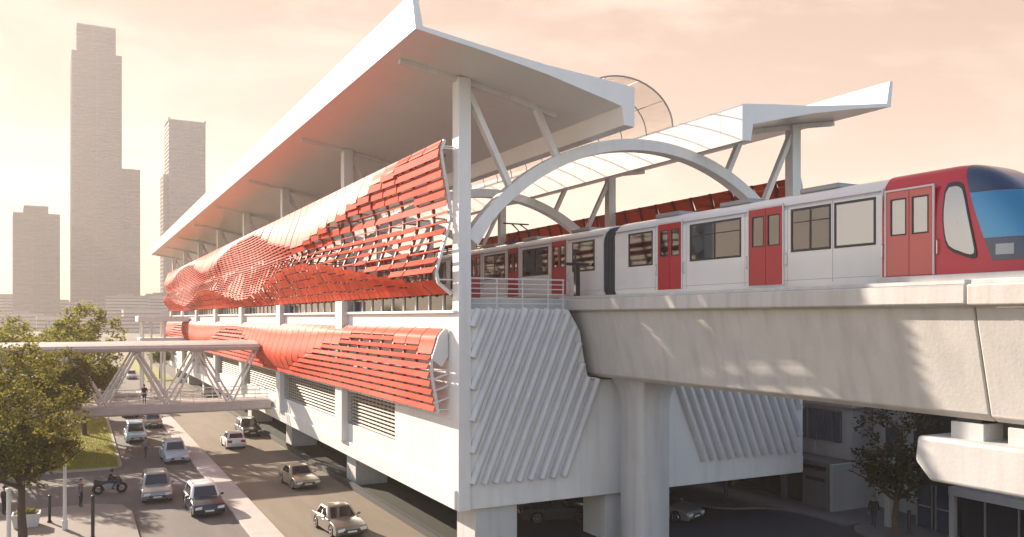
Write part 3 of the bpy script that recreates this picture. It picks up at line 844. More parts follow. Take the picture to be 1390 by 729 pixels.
# ------------------------------------------------------------------ footbridge
FB = (6, 84, 0)
fb = thing('footbridge', 'covered pedestrian bridge with zigzag truss crossing the road to the station', 'footbridge', FB)
b = MB(); 
sec = [(82, 3.45), (82.15, 3.3), (86.35, 3.3), (86.5, 3.45), (86.5, 4.1), (86.35, 4.2), (82.15, 4.2), (82, 4.1)]
b.prism(sec, lambda u, v, h: (h, u, v), -40, 16.34); b.build('deck', M['bridgedeck'], fb, FB, bevel=.04)
sec = [(81.6, 9.15), (81.75, 8.95), (86.75, 8.95), (86.9, 9.15), (86.9, 9.5), (84.2, 9.85), (81.6, 9.5)]
b = MB(); b.prism(sec, lambda u, v, h: (h, u, v), -40, 15.2); b.build('canopy', M['bridgedeck'], fb, FB, bevel=.05)
b = MB(); b.tube([(-40, 81.58, 9.32), (15.25, 81.58, 9.32)], .07, 6); b.build('gutter', M['steel'], fb, FB)
proto = []
for yy in (82.2, 86.3):
    b = MB()
    for d in (-.28, .28):
        b.tube([(2.0 + d, yy, 4.18), (4.65 + d * .6, yy, 9.0)], .095, 8); b.tube([(7.3 + d, yy, 4.18), (4.65 + d * .6, yy, 9.0)], .095, 8)
    proto.append(b.build('truss_brace', M['steel'], fb, FB, smooth=True))
for k in (-7, -6, -5, -4, -3, -2, -1, 1):
    for o in proto:
        c = o.copy(); COL.objects.link(c); c.parent = fb; c.location = (5.3 * k, 0, 0)
b = MB()
for d in (-.28, .28): b.tube([(12.6 + d, 82.2, 4.18), (14.9 + d * .6, 82.2, 9.0)], .095, 8)
b.build('truss_brace', M['steel'], fb, FB, smooth=True)
for yy in (82.25, 86.25):
    b = MB()
    x = -39
    while x < 16.3:
        b.tube([(x, yy, 4.18), (x, yy, 5.25)], .025, 5); x += 1.1
    for z in (4.5, 4.8, 5.25): b.tube([(-39.5, yy, z), (16.3, yy, z)], .025 if z < 5 else .04, 5)
    b.build('railing', M['steel'], fb, FB)
for x in (-4.5, -24):
    b = MB(); b.box(x - .5, x + .5, 83.4, 85.1, 0, 3.34); b.build('pier', M['concrete_pale'], fb, FB, bevel=.04)

# ------------------------------------------------------------------ trees
def build_tree(name, label, loc, H, cr, ch, seed, leafm, nleaf=9000, ls=.17, trunk_r=.16, bare=.35, group=None, rz=0):
    rg = random.Random(seed)
    root = thing(name, label, 'tree', loc, rz, group)
    b = MB(); tips = []
    z0 = H - ch
    def limb(p, d, L, r, depth):
        pts = [p]; rr = [r]; q = p.copy(); dd = d.copy(); n = 4
        for i in range(n):
            dd = (dd + Vector((rg.uniform(-.22, .22), rg.uniform(-.22, .22), rg.uniform(-.05, .14)))).normalized()
            q = q + dd * L / n; pts.append(q.copy()); rr.append(r * (1 - .55 * (i + 1) / n))
        b.tube(pts, rr, 6 if depth else 9)
        if depth >= 2: tips.append((pts[-1], L)); tips.append((pts[-3], L)); return
        kids = 3 if depth else 4
        for k in range(kids + (1 if depth == 0 else 0)):
            at = pts[rg.randint(2, n)]
            a = 2 * PI * (k + rg.random() * .7) / kids; el = rg.uniform(.15, 1.0)
            nd = Vector((math.cos(a) * math.cos(el), math.sin(a) * math.cos(el), math.sin(el)))
            limb(at, nd, L * rg.uniform(.55, .75), r * .5, depth + 1)
    pts = [Vector((0, 0, -.15)), Vector((.02, .0, .1)), Vector((rg.uniform(-.1, .1), rg.uniform(-.1, .1), z0 * .55)), Vector((rg.uniform(-.15, .15), rg.uniform(-.15, .15), z0 + .3))]
    b.tube(pts, [trunk_r * 1.5, trunk_r * 1.1, trunk_r * .9, trunk_r * .72], 10)
    top = pts[-1]
    for k in range(6):
        a = 2 * PI * (k + rg.random() * .6) / 6; el = rg.uniform(.25, 1.15)
        limb(top - Vector((0, 0, rg.uniform(0, .5))), Vector((math.cos(a) * math.cos(el), math.sin(a) * math.cos(el), math.sin(el))), cr * .8, trunk_r * .5, 0)
    limb(top, Vector((0, 0, 1)), ch * .45, trunk_r * .55, 0)
    b.build('trunk', M['bark'], root, smooth=True, angle=60)
    # foliage: clumps at limb tips plus clumps filling an uneven envelope
    cl = []
    c0 = Vector((0, 0, z0 + ch * .5))
    for t, L in tips:
        v = t - c0; k = math.sqrt((v.x / cr) ** 2 + (v.y / cr) ** 2 + (v.z / (ch * .52)) ** 2)
        if k > 1.0: t = c0 + v / k * rg.uniform(.8, 1.02)
        cl.append((t, rg.uniform(.28, .55) * cr * .42))
    for k in range(int(len(cl) * .8)):
        a = rg.random() * 2 * PI; zz = rg.uniform(-.92, 1); rr = math.sqrt(max(0, 1 - zz * zz)) * rg.uniform(.55, 1.02)
        lump = 1 + .22 * mnoise.noise(Vector((math.cos(a) * 1.7, math.sin(a) * 1.7, zz * 1.7 + seed)))
        cl.append((c0 + Vector((math.cos(a) * rr * cr * lump, math.sin(a) * rr * cr * lump, zz * ch * .5 * lump)), rg.uniform(.2, .5) * cr * .42))
    rg.shuffle(cl); cl = cl[:int(len(cl) * (1 - bare * .5))]
    tot = sum(r * r for _, r in cl)
    f = MB(); vs = []; fs = []
    for c, r in cl:
        n = int(nleaf * r * r / tot)
        for i in range(n):
            d = Vector((rg.gauss(0, 1), rg.gauss(0, 1), rg.gauss(0, .75)))
            d = d / max(.4, d.length) * r * rg.random() ** .45
            p = c + d
            u = Vector((rg.gauss(0, 1), rg.gauss(0, 1), rg.gauss(0, .6))).normalized()
            q = u.orthogonal().normalized(); q.rotate(Matrix.Rotation(rg.random() * 6.28, 3, u))
            s_ = ls * rg.uniform(.6, 1.3); k = len(vs)
            vs += [p - u * s_ * .5, p + q * s_ * .32, p + u * s_ * .5, p - q * s_ * .32]
            fs.append((k, k + 1, k + 2, k + 3))
    f.v = [tuple(p) for p in vs]; f.f = fs; f.m = [0] * len(fs)
    f.build('crown', leafm, root, norm=False)
    return root
build_tree('street_tree', 'large olive leafed street tree on the pavement nearest the camera, beside the white lamp post', (-2.6, 51.8, .12), 10.4, 2.75, 7.4, 3, M['leaf'], 17000, .19, .22, bare=.3)
build_tree('street_tree', 'olive street tree on the lawn just in front of the footbridge deck', (-1.2, 79.0, .18), 9.0, 2.6, 5.0, 5, M['leaf'], 9500, .24, .18, bare=.15)
build_tree('street_tree', 'tall green tree rising behind the footbridge canopy next to the left road', (.6, 95.5, .18), 12.9, 3.5, 9.6, 8, M['leafb'], 16000, .28, .22, bare=.15)
build_tree('street_tree', 'broad hazy green tree behind the footbridge at the left edge', (-8.2, 99, .18), 12.8, 4.4, 9.2, 11, M['leafb'], 16000, .3, .22, bare=.15)
build_tree('street_tree', 'street tree at the left edge standing in front of the footbridge', (-6.2, 77.5, .18), 9.3, 2.9, 6.0, 15, M['leaf'], 10500, .25, .18, bare=.15)
build_tree('street_tree', 'small round street tree far along the road beyond the footbridge', (14.2, 178, .12), 7.0, 2.1, 4.4, 17, M['leafb'], 3500, .34, .16, bare=.15)
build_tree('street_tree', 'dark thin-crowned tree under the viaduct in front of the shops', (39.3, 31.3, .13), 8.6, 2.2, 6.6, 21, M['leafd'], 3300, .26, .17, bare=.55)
# far tree line: separate trees from three sources
src = []
for k in range(3):
    src.append(build_tree('park_tree', 'x', (0, 0, 0), 10.5, 3.6, 7.8, 31 + k, M['leafb'], 4200, .5, .2, bare=.15, group='hazy trees along the left side of the road'))
far = [(-2.5, 118), (-9, 124), (.2, 134), (-14.5, 130), (-6, 144), (-1.5, 160), (-12, 162), (-4, 182), (-16, 190), (0.5, 212)]
words = ['first', 'second', 'third', 'fourth', 'fifth', 'sixth', 'seventh', 'eighth', 'ninth', 'tenth', 'eleventh', 'twelfth', 'thirteenth', 'fourteenth', 'fifteenth', 'sixteenth']
for i, (x, y) in enumerate(far):
    o = src[i] if i < 3 else copy_tree(src[i % 3])
    o.location = (x, y, 0); o.rotation_euler.z = i * 1.3; s_ = .85 + .3 * rnd.random(); o.scale = (s_, s_, s_)

park = sorted([o for o in bpy.data.objects if o.parent is None and o.name.startswith('park_tree')], key=lambda o: math.atan2(o.location.x, o.location.y))
for i, o in enumerate(park): o['label'] = 'hazy green tree beyond the footbridge, %s from the left in its row' % words[i]
# ------------------------------------------------------------------ city in the haze
def tower(label, x, y, rot, w_, d_, H, crown, side=None, fh=4.4, name='skyscraper'):
    loc = (x, y, 0); r = thing(name, label, 'skyscraper', loc, rot)
    def shaft(nm, x0, x1, y0, y1, z0, z1, bandm):
        b = MB(); b.box(x0, x1, y0, y1, z0, z1); g = b.build(nm, M['towerglass'], r)
        b = MB(); z = z0 + 1.2
        while z < z1 - 1:
            b.box(x0 - .22, x1 + .22, y0 - .22, y1 + .22, z, z + 1.5); z += fh
        n = max(3, int((x1 - x0) / 7))
        for i in range(n + 1):
            xx = x0 + (x1 - x0) * i / n; wd = .5 if i in (0, n, n // 2) else .1
            for yy in (y0 - .15, y1 + .15): b.box(xx - wd, xx + wd, yy - .2, yy + .2, z0, z1)
        m_ = max(3, int((y1 - y0) / 7))
        for i in range(m_ + 1):
            yy = y0 + (y1 - y0) * i / m_; wd = .5 if i in (0, m_) else .18
            for xx in (x0 - .15, x1 + .15): b.box(xx - .2, xx + .2, yy - wd, yy + wd, z0, z1)
        b.build('floor_band', M['tower'], g)
        return g
    shaft('shaft', -w_ / 2, w_ / 2, -d_ / 2, d_ / 2, 0, H, None)
    if crown:
        cw, chh = crown; shaft('crown', -cw / 2 - 0.4, cw / 2 - .4, -d_ * .4, d_ * .4, H, H + chh, None)
        b = MB(); b.box(-cw / 2 - .9, cw / 2 + .1, -d_ * .42, d_ * .42, H + chh, H + chh + 1.0); b.build('roof', M['lowrise'], r)
    else:
        b = MB()
        for sx in (-1, 1): b.box(sx * w_ * .5 - 1.2, sx * w_ * .5 + 1.2, -d_ / 2, d_ / 2, H, H + 2.4)
        b.box(-w_ / 2, w_ / 2, -d_ / 2, d_ / 2, H, H + .8); b.build('roof', M['lowrise'], r)
    if side:
        for (x0, x1, hh) in side: shaft('wing', x0, x1, -d_ * .35, d_ * .35, 0, hh, None)
    return r
def at(px, d):   # ground point seen at picture column px at depth d, used once to place the skyline
    th = R(27.1); r_ = (px - 695) / 1152 * d
    return (r_ * math.cos(th) + d * math.sin(th), -r_ * math.sin(th) + d * math.cos(th))
D1 = 900
x, y = at(130, D1); tower('tallest grey skyscraper with stepped crown in the haze', x, y, R(2), 46.2, 42, 12 + 352 * D1 / 1152, (36, 28.5), [(23, 41.5, 12 + 202 * D1 / 1152)])
D2 = 960
x, y = at(251, D2); tower('flat topped skyscraper in the haze just left of the station roof', x, y, R(2), 37.7, 36, 12 + 262 * D2 / 1152, None, [(-23.9, -18.8, 12 + 190 * D2 / 1152)])
D3 = 840
x, y = at(49, D3); tower('short hazy tower block with a rooftop box at the left edge', x, y, R(4), 39, 36, 12 + 139 * D3 / 1152, (20, 6.7))
k = 0
adj = ['wide pale', 'narrow pale', 'flat roofed', 'squat', 'stepped', 'long low', 'tall slim', 'boxy', 'grey', 'sandy', 'plain', 'terraced', 'small', 'deep', 'broad', 'high']
spots = [(8, 300, 16, 24), (30, 270, 12, 15), (66, 290, 12, 22), (95, 260, 18, 14), (118, 300, 13, 21), (150, 250, 16, 13), (172, 300, 14, 24), (192, 270, 11, 17), (206, 320, 11, 25), (222, 280, 14, 15), (238, 330, 16, 27)]
for i, (px, d, w_, h) in enumerate(spots):
    d, w_, h = d * 2.9, w_ * 2.9, max(9, 12 + (h - 13.5) * 2.0)
    x, y = at(px, d); loc = (x, y, 0)
    r = thing('city_block', '%s city building low in the haze, about %s from the left' % (adj[i], ''), 'building', loc, rnd.uniform(-.2, .2), 'low city buildings in the haze')
    b = MB(); b.box(-w_ / 2, w_ / 2, -7, 7, 0, h); wl = b.build('wall', M['lowrise'], r)
    z = 2
    while z < h - 1.6:
        b = MB(); b.box(-w_ / 2 - .06, w_ / 2 - .6, -7.06, 6.4, z, z + 1.4); b.build('window_band', M['towerglass'], wl); z += 3.2
    b = MB(); b.box(-w_ / 2 - .3, w_ / 2 + .3, -7.3, 7.3, h, h + .7); b.box(-w_ * .2, w_ * .15, -2.5, 3, h + .7, h + 3); b.build('roof', M['lowroof'], r)
blocks = sorted([o for o in bpy.data.objects if o.get('category') == 'building' and o.name.startswith('city_block')], key=lambda o: math.atan2(o.location.x, o.location.y))
for i, o in enumerate(blocks):
    o['label'] = 'low hazy city building on the skyline, %s from the left edge' % words[i]

# ------------------------------------------------------------------ side street buildings (east)
# two storey shop house with blue upper windows
S1 = (41, 48, 0)
s1 = thing('shop_building', 'two storey grey building with a row of blue upper windows behind the station corner', 'building', S1)
b = MB(); b.box(43.05, 54, 37.5, 62, 2.9, 6.9); w1 = b.build('wall', M['shopwhite'], s1, S1, bevel=.02)
b = MB(); b.box(42.75, 54.3, 37.2, 62.3, 6.35, 6.95); b.build('roof', M['shopwhite'], s1, S1, bevel=.03)
b = MB(); b.box(41.02, 54, 37.45, 62, 2.75, 3.05); b.build('canopy', M['shopgrey'], s1, S1, bevel=.02)
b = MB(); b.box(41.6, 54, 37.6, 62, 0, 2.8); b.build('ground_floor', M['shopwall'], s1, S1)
y = 38.3
for k in range(8):
    b = MB(); b.box(42.96, 43.06, y, y + 2.6, 4.05, 5.95); wo = b.build('window', M['bluepane'], w1, S1)
    b = MB(); y2 = y
    for q in range(5): b.box(42.9, 42.98, y2 - .03, y2 + .03, 4.05, 5.95); y2 += .65
    b.box(42.88, 43.0, y - .06, y + 2.66, 5.95, 6.06)
    fo = b.build('window_frame', M['shopgrey'], w1, S1)
    y += 2.95
y = 38
while y < 61.5:
    b = MB(); b.box(42.9, 43.06, y, y + .35, 3.1, 3.95); b.build('balustrade_post', M['shopwhite'], s1, S1); y += 1.2
for y0, y1 in ((37.5, 37.75), (41.2, 41.55), (46, 46.3), (51, 51.3), (56, 56.3)):
    b = MB(); b.box(41.05, 41.35, y0, y1, 0, 2.76); b.build('column', M['shopgrey'], s1, S1, bevel=.02)
b = MB(); b.box(41.3, 41.6, 37.8, 39.9, .12, 2.45); dd = b.build('door', M['shopgrey'], s1, S1, bevel=.02)
b = MB(); b.box(41.27, 41.31, 38.1, 39.6, 1.75, 1.98); b.build('letter_slot', M['dark'], dd, S1)
y = 40.1
for k in range(6):
    if k == 0: y = 41.7
    b = MB(); b.box(41.5, 41.59, y, y + 1.9, .5, 2.5); wo = b.build('shop_window', M['darkglass'], s1, S1)
    y += 2.05
# boundary wall and gate post of the yard
YW = (42.7, 37.2, 0)
yw = tag((lambda b: (b.box(41.0, 44.8, 37.15, 37.42, 0, 3.0), b)[1])(MB()).build('yard_wall', M['shopwhite'], None, YW, bevel=.02), 'plain white yard wall beside the grey shop door', 'wall')
GP = (41, 33.2, 0)
b = MB(); b.box(40.85, 41.2, 33.0, 33.35, 0, 3.1); b.box(40.8, 41.25, 32.95, 33.4, 3.1, 3.22)
tag(b.build('gate_post', M['shopwhite'], None, GP, bevel=.02), 'white square gate post next to the standing person by the yard', 'gate post')
b = MB(); b.box(44.8, 52, 30.0, 37.42, 0, 6.5)
YB = (48, 34, 0)
yb = thing('rear_building', 'pale rear building closing the yard behind the dark tree', 'building', YB)
b.build('wall', M['shopwhite'], yb, YB)
for yy in (31, 33.2, 35.2):
    b = MB(); b.box(44.72, 44.8, yy, yy + 1.2, 3.6, 5.2); b.build('window', M['bluepane'], yb, YB)
b = MB(); b.box(44.5, 52.2, 29.8, 37.6, 6.5, 6.8); b.build('roof', M['shopgrey'], yb, YB)
# brown corner shop with framed shopfront
S2 = (42, 24, 0)
s2 = thing('shop_building', 'dark brown shop with a pale framed glass shopfront below the pier cap', 'building', S2)
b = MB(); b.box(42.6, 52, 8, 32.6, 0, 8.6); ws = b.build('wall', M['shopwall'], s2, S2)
b = MB(); b.box(42.3, 52.2, 7.8, 32.8, 8.6, 9.0); b.build('roof', M['shopgrey'], s2, S2)
for y0 in (10, 14, 18, 22, 26):
    b = MB(); b.box(42.52, 42.6, y0, y0 + 2.2, 5.0, 7.0); b.build('window', M['bluepane'], s2, S2)
b = MB(); b.box(41.75, 42.6, 8, 30.0, 2.45, 2.9); b.box(41.8, 42.1, 29.7, 30.0, 0, 2.45); b.box(41.8, 42.05, 24.3, 24.5, 0, 2.45); b.box(41.8, 42.05, 19, 19.2, 0, 2.45)
b.build('shopfront_frame', M['shopwhite'], s2, S2, bevel=.015)
b = MB(); b.box(42.3, 42.4, 8, 29.7, .15, 2.45); sh = b.build('shop_window', M['darkglass'], s2, S2)
b = MB(); y = 8.4
while y < 29.6: b.box(42.2, 42.3, y, y + .07, .15, 2.45); y += .9 if y < 24 else 1.8
b.build('mullion', M['greysteel'], sh, S2)
for k, y0 in enumerate((30.3, 31.5)):
    b = MB(); b.box(42.5, 42.6, y0, y0 + .95, .15, 2.6); d_ = b.build('shop_window', M['bluepane'], s2, S2)
    b = MB(); b.box(42.42, 42.5, y0 - .05, y0 + .02, .15, 2.65); b.box(42.42, 42.5, y0 + .93, y0 + 1.0, .15, 2.65); b.box(42.42, 42.5, y0, y0 + .95, 1.35, 1.42); b.build('frame', M['greysteel'], d_, S2)

# ------------------------------------------------------------------ vehicles
def paint(name, c, metal=.3): return mat(name, c, .32, metal=metal, coat=.35, var=.03, vscale=2)
def make_car(label, kind, paintm, loc, rz, group, front_dark=False, roofm=None):
    """local front towards -Y"""
    L, W, H = {'sedan': (4.4, 1.8, 1.5), 'suv': (4.45, 1.84, 1.72), 'hatch': (4.0, 1.72, 1.52), 'van': (4.6, 1.82, 1.85)}[kind]
    root = thing('car', label, 'car', loc, rz, group)
    h = L / 2; wb = L * .29; wr = .33; belt = .92 if kind == 'sedan' else 1.0 if kind != 'hatch' else .95
    zc = .34
    hood = belt - .12
    bot = .24
    def archpts(cy):
        return [(cy + (wr + .07) * math.cos(a), zc + (wr + .07) * math.sin(a)) for a in [PI + .25 - (PI + .5) * k / 10 for k in range(11)]]
    pr_ = [(-h + .12, bot)]
    fa = [p for p in archpts(-wb)]; ra = [p for p in archpts(wb)]
    pr_ += fa + ra
    pr_ += [(h - .12, bot), (h - .02, .42), (h, .62), (h - .06, belt - .06), (h - .14, belt)]
    cowl = {'sedan': -.78, 'suv': -.78, 'hatch': -.80, 'van': -1.2}[kind]
    pr_ += [(h * .4, belt + .02), (cowl, belt + .01), (-h * .72, hood + .03), (-h + .16, hood - .10), (-h + .02, hood - .26), (-h, .5), (-h + .04, .36)]
    # body: three lateral layers so the flanks bulge a little
    b = MB()
    lay = []
    for xx, ins in ((-W / 2, .05), (-W / 2 + .09, 0), (0, 0), (W / 2 - .09, 0), (W / 2, .05)):
        cy, cz_ = 0, .6
        crown = .03 if xx == 0 else 0
        lay.append([(xx, y * (1 - ins * .35), z - (ins * .6 if z > belt - .2 else 0) + (crown if z > hood - .12 else 0)) for y, z in pr_])
    b.loft(lay)
    body = b.build('body', paintm, root, smooth=True, angle=32, bevel=.03)
    # cabin
    yb0 = cowl; yb1 = {'sedan': h * .76, 'suv': h - .12, 'hatch': h - .14, 'van': h - .1}[kind]
    yt0 = cowl + {'sedan': .74, 'suv': .6, 'hatch': .66, 'van': .7}[kind]
    yt1 = yb1 - {'sedan': .6, 'suv': .3, 'hatch': .46, 'van': .14}[kind]
    wb_, wt = W / 2 - .05, W / 2 - .23
    zb = belt - .02
    def rect8(y, z, hw, c): return None
    secs = []
    for (ya, yb_, z, hw) in ((yb0, yb1, zb, wb_), (lerp(yb0, yt0, .85), lerp(yb1, yt1, .85), lerp(zb, H, .86), lerp(wb_, wt, .85)), (yt0 + .06, yt1 - .06, H - .04, wt - .04), (yt0 + .3, yt1 - .25, H, wt - .22)):
        c = .12
        secs.append([(-hw + c, ya, z), (hw - c, ya, z), (hw, ya + c * 1.6, z), (hw, yb_ - c * 1.6, z), (hw - c, yb_, z), (-hw + c, yb_, z), (-hw, yb_ - c * 1.6, z), (-hw, ya + c * 1.6, z)])
    b = MB(); b.loft(secs)
    b.build('cabin', roofm or paintm, root, smooth=True, angle=40)
    def quad(p00, p10, p11, p01, u0, u1, v0, v1, n):
        P = []
        for u, v in ((u0, v0), (u1, v0), (u1, v1), (u0, v1)):
            lo = Vector(p00).lerp(Vector(p10), u); hi = Vector(p01).lerp(Vector(p11), u); P.append(lo.lerp(hi, v) + n * .012)
        return P
    s0, s1_ = secs[0], secs[1]
    def pane(name, i, j, u0, u1, v0, v1):
        p00, p10, p11, p01 = s0[i], s0[j], s1_[j], s1_[i]
        n = (Vector(p10) - Vector(p00)).cross(Vector(p01) - Vector(p00)).normalized()
        c = (Vector(p00) + Vector(p11)) / 2
        if n.dot(c - Vector((0, (yb0 + yb1) / 2, 1.2))) < 0: n = -n
        P = quad(p00, p10, p11, p01, u0, u1, v0, v1, n)
        b = MB(); b.loft([P, [p - n * .03 for p in P]]); b.build(name, M['carglass'], root)
    pane('windscreen', 0, 1, .02, .98, .08, .96)
    pane('rear_window', 4, 5, .03, .97, .2, .94)
    for (i, j) in ((2, 3), (6, 7)):
        if (i, j) == (2, 3): rng = ((.06, .47), (.52, .93))
        else: rng = ((.07, .48), (.53, .94))
        for u0, u1 in rng: pane('side_window', i, j, u0, u1, .14, .93)
    # wheels
    for sx in (-1, 1):
        for sy in (-1, 1):
            b = MB(); cx, cy = sx * (W / 2 - .115), sy * wb
            b.tube([(cx - sx * .1, cy, zc), (cx - sx * .09, cy, zc), (cx + sx * .09, cy, zc), (cx + sx * .11, cy, zc)], [wr * .93, wr, wr, wr * .93], 22)
            wh = b.build('wheel', M['black'], root, smooth=True, angle=50)
            b = MB(); b.torus((cx + sx * .115, cy, zc), (1, 0, 0), wr * .62, .025, 20, 6)
            for k in range(5):
                a = 2 * PI * k / 5; b.beam((cx + sx * .112, cy, zc), (cx + sx * .118, cy + math.cos(a) * wr * .62, zc + math.sin(a) * wr * .62), .05, .03)
            b.tube([(cx + sx * .10, cy, zc), (cx + sx * .13, cy, zc)], .06, 10); b.build('rim', M['chrome'], wh)
    for sx in (-1, 1):
        b = MB(); x0 = sx * (W / 2 - .28)
        b.loft([[(x0 + dx, -h + yy, z) for dx, z in ((-.2, hood - .34), (.2, hood - .32), (.22, hood - .16), (-.16, hood - .2))] for yy in (-.012, .2)])
        b.build('headlight', M['lampglass'], root, bevel=.02)
        b = MB(); b.box(x0 - .19, x0 + .2, h - .1, h + .012, belt - .32, belt - .1); b.build('taillight', M['taillamp'], root, bevel=.02)
        b = MB(); b.ellipsoid((sx * (W / 2 + .09), cowl + .22, belt + .1), (.11, .06, .075), 10, 6); b.beam((sx * (W / 2 - .08), cowl + .24, belt + .02), (sx * (W / 2 + .05), cowl + .22, belt + .06), .05, .04); b.build('mirror', paintm, root, smooth=True)
        b = MB()
        for yy in (-.05, .85): b.box(sx * W / 2 - .02, sx * W / 2 + .02, yy, yy + .18, belt - .16, belt - .13)
        b.build('door_handle', M['chrome'], root)
    b = MB(); b.box(-.5, .5, -h - .012, -h + .1, .42, .56); b.box(-.62, .62, -h + .0, -h + .12, .27, .36); b.build('grille', M['dark'], root, bevel=.015)
    b = MB(); b.box(-.26, .26, -h - .022, -h, .40, .50); b.build('number_plate', M['plate'], root)
    b = MB(); b.box(-.26, .26, h - .02, h + .018, .55, .66); b.build('number_plate', M['plate'], root)
    b = MB(); b.box(-W / 2 + .1, W / 2 - .1, -h + .25, h - .25, .2, .5); b.build('underbody', M['black'], root)
    if kind in ('suv', 'van'):
        b = MB()
        for sx in (-1, 1): b.tube([(sx * (wt - .08), yt0 + .3, H), (sx * (wt - .08), yt0 + .4, H + .05), (sx * (wt - .08), yt1 - .4, H + .05), (sx * (wt - .08), yt1 - .3, H)], .022, 6)
        b.build('roof_rack', M['dark'], root)
    return root
GL, GR, GU = 'cars in the left carriageway', 'cars in the right carriageway', 'cars on the street under the station'
P_navy = paint('paint_navy', (.02, .03, .055)); P_silver = paint('paint_silver', (.26, .26, .265), .4); P_ice = paint('paint_ice_blue', (.42, .52, .62), .3)
P_pale = paint('paint_pale_blue', (.4, .55, .68), .2); P_grey = paint('paint_grey', (.22, .2, .19), .5); P_dark = paint('paint_dark', (.035, .03, .028), .2)
P_white = paint('paint_white', (.75, .74, .72), 0); P_beige = paint('paint_beige', (.30, .25, .17), .3); P_champ = paint('paint_champagne', (.20, .175, .14), .3)
make_car('dark navy suv with a white roof, nearest car in the left carriageway', 'suv', P_navy, (6.95, 55.6, 0), R(2), GL, roofm=P_white)
make_car('silver suv with dark windows behind the motorcycle, left carriageway', 'suv', P_silver, (4.65, 61.2, 0), R(-2), GL)
make_car('ice blue suv between the walking pedestrian and the median', 'suv', P_ice, (7.2, 76.3, 0), R(2), GL)
make_car('pale blue van just ahead of the footbridge, next to the lawn kerb', 'van', P_pale, (5.0, 90.5, 0), 0, GL)
make_car('grey hatchback close to the footbridge deck beside the median', 'hatch', P_grey, (7.3, 101, 0), R(1), GL)
make_car('dark car mostly hidden by the footbridge deck', 'sedan', P_dark, (5.6, 113, 0), 0, GL)
make_car('white suv far along the road seen through the footbridge truss', 'suv', P_white, (9.4, 182, 0), 0, GL)
make_car('white hatchback driving away in the right carriageway', 'hatch', P_white, (12.85, 82.0, 0), PI, GR)
make_car('dark brown car beside the white hatchback near the station piers', 'suv', P_dark, (15.5, 89.6, 0), R(3), GR)
make_car('beige sedan alone in the sunlit right carriageway', 'sedan', P_beige, (14.1, 61.0, 0), R(4), GR)
make_car('champagne sedan cut by the bottom edge of the picture', 'sedan', P_champ, (13.05, 46.9, 0), R(4), GR)
make_car('dark car parked in the shade below the station end wall', 'sedan', P_dark, (25.2, 43.6, 0), R(72), GU)
make_car('grey car half hidden behind the viaduct pier', 'sedan', P_silver, (31.4, 41.2, 0), R(20), GU)

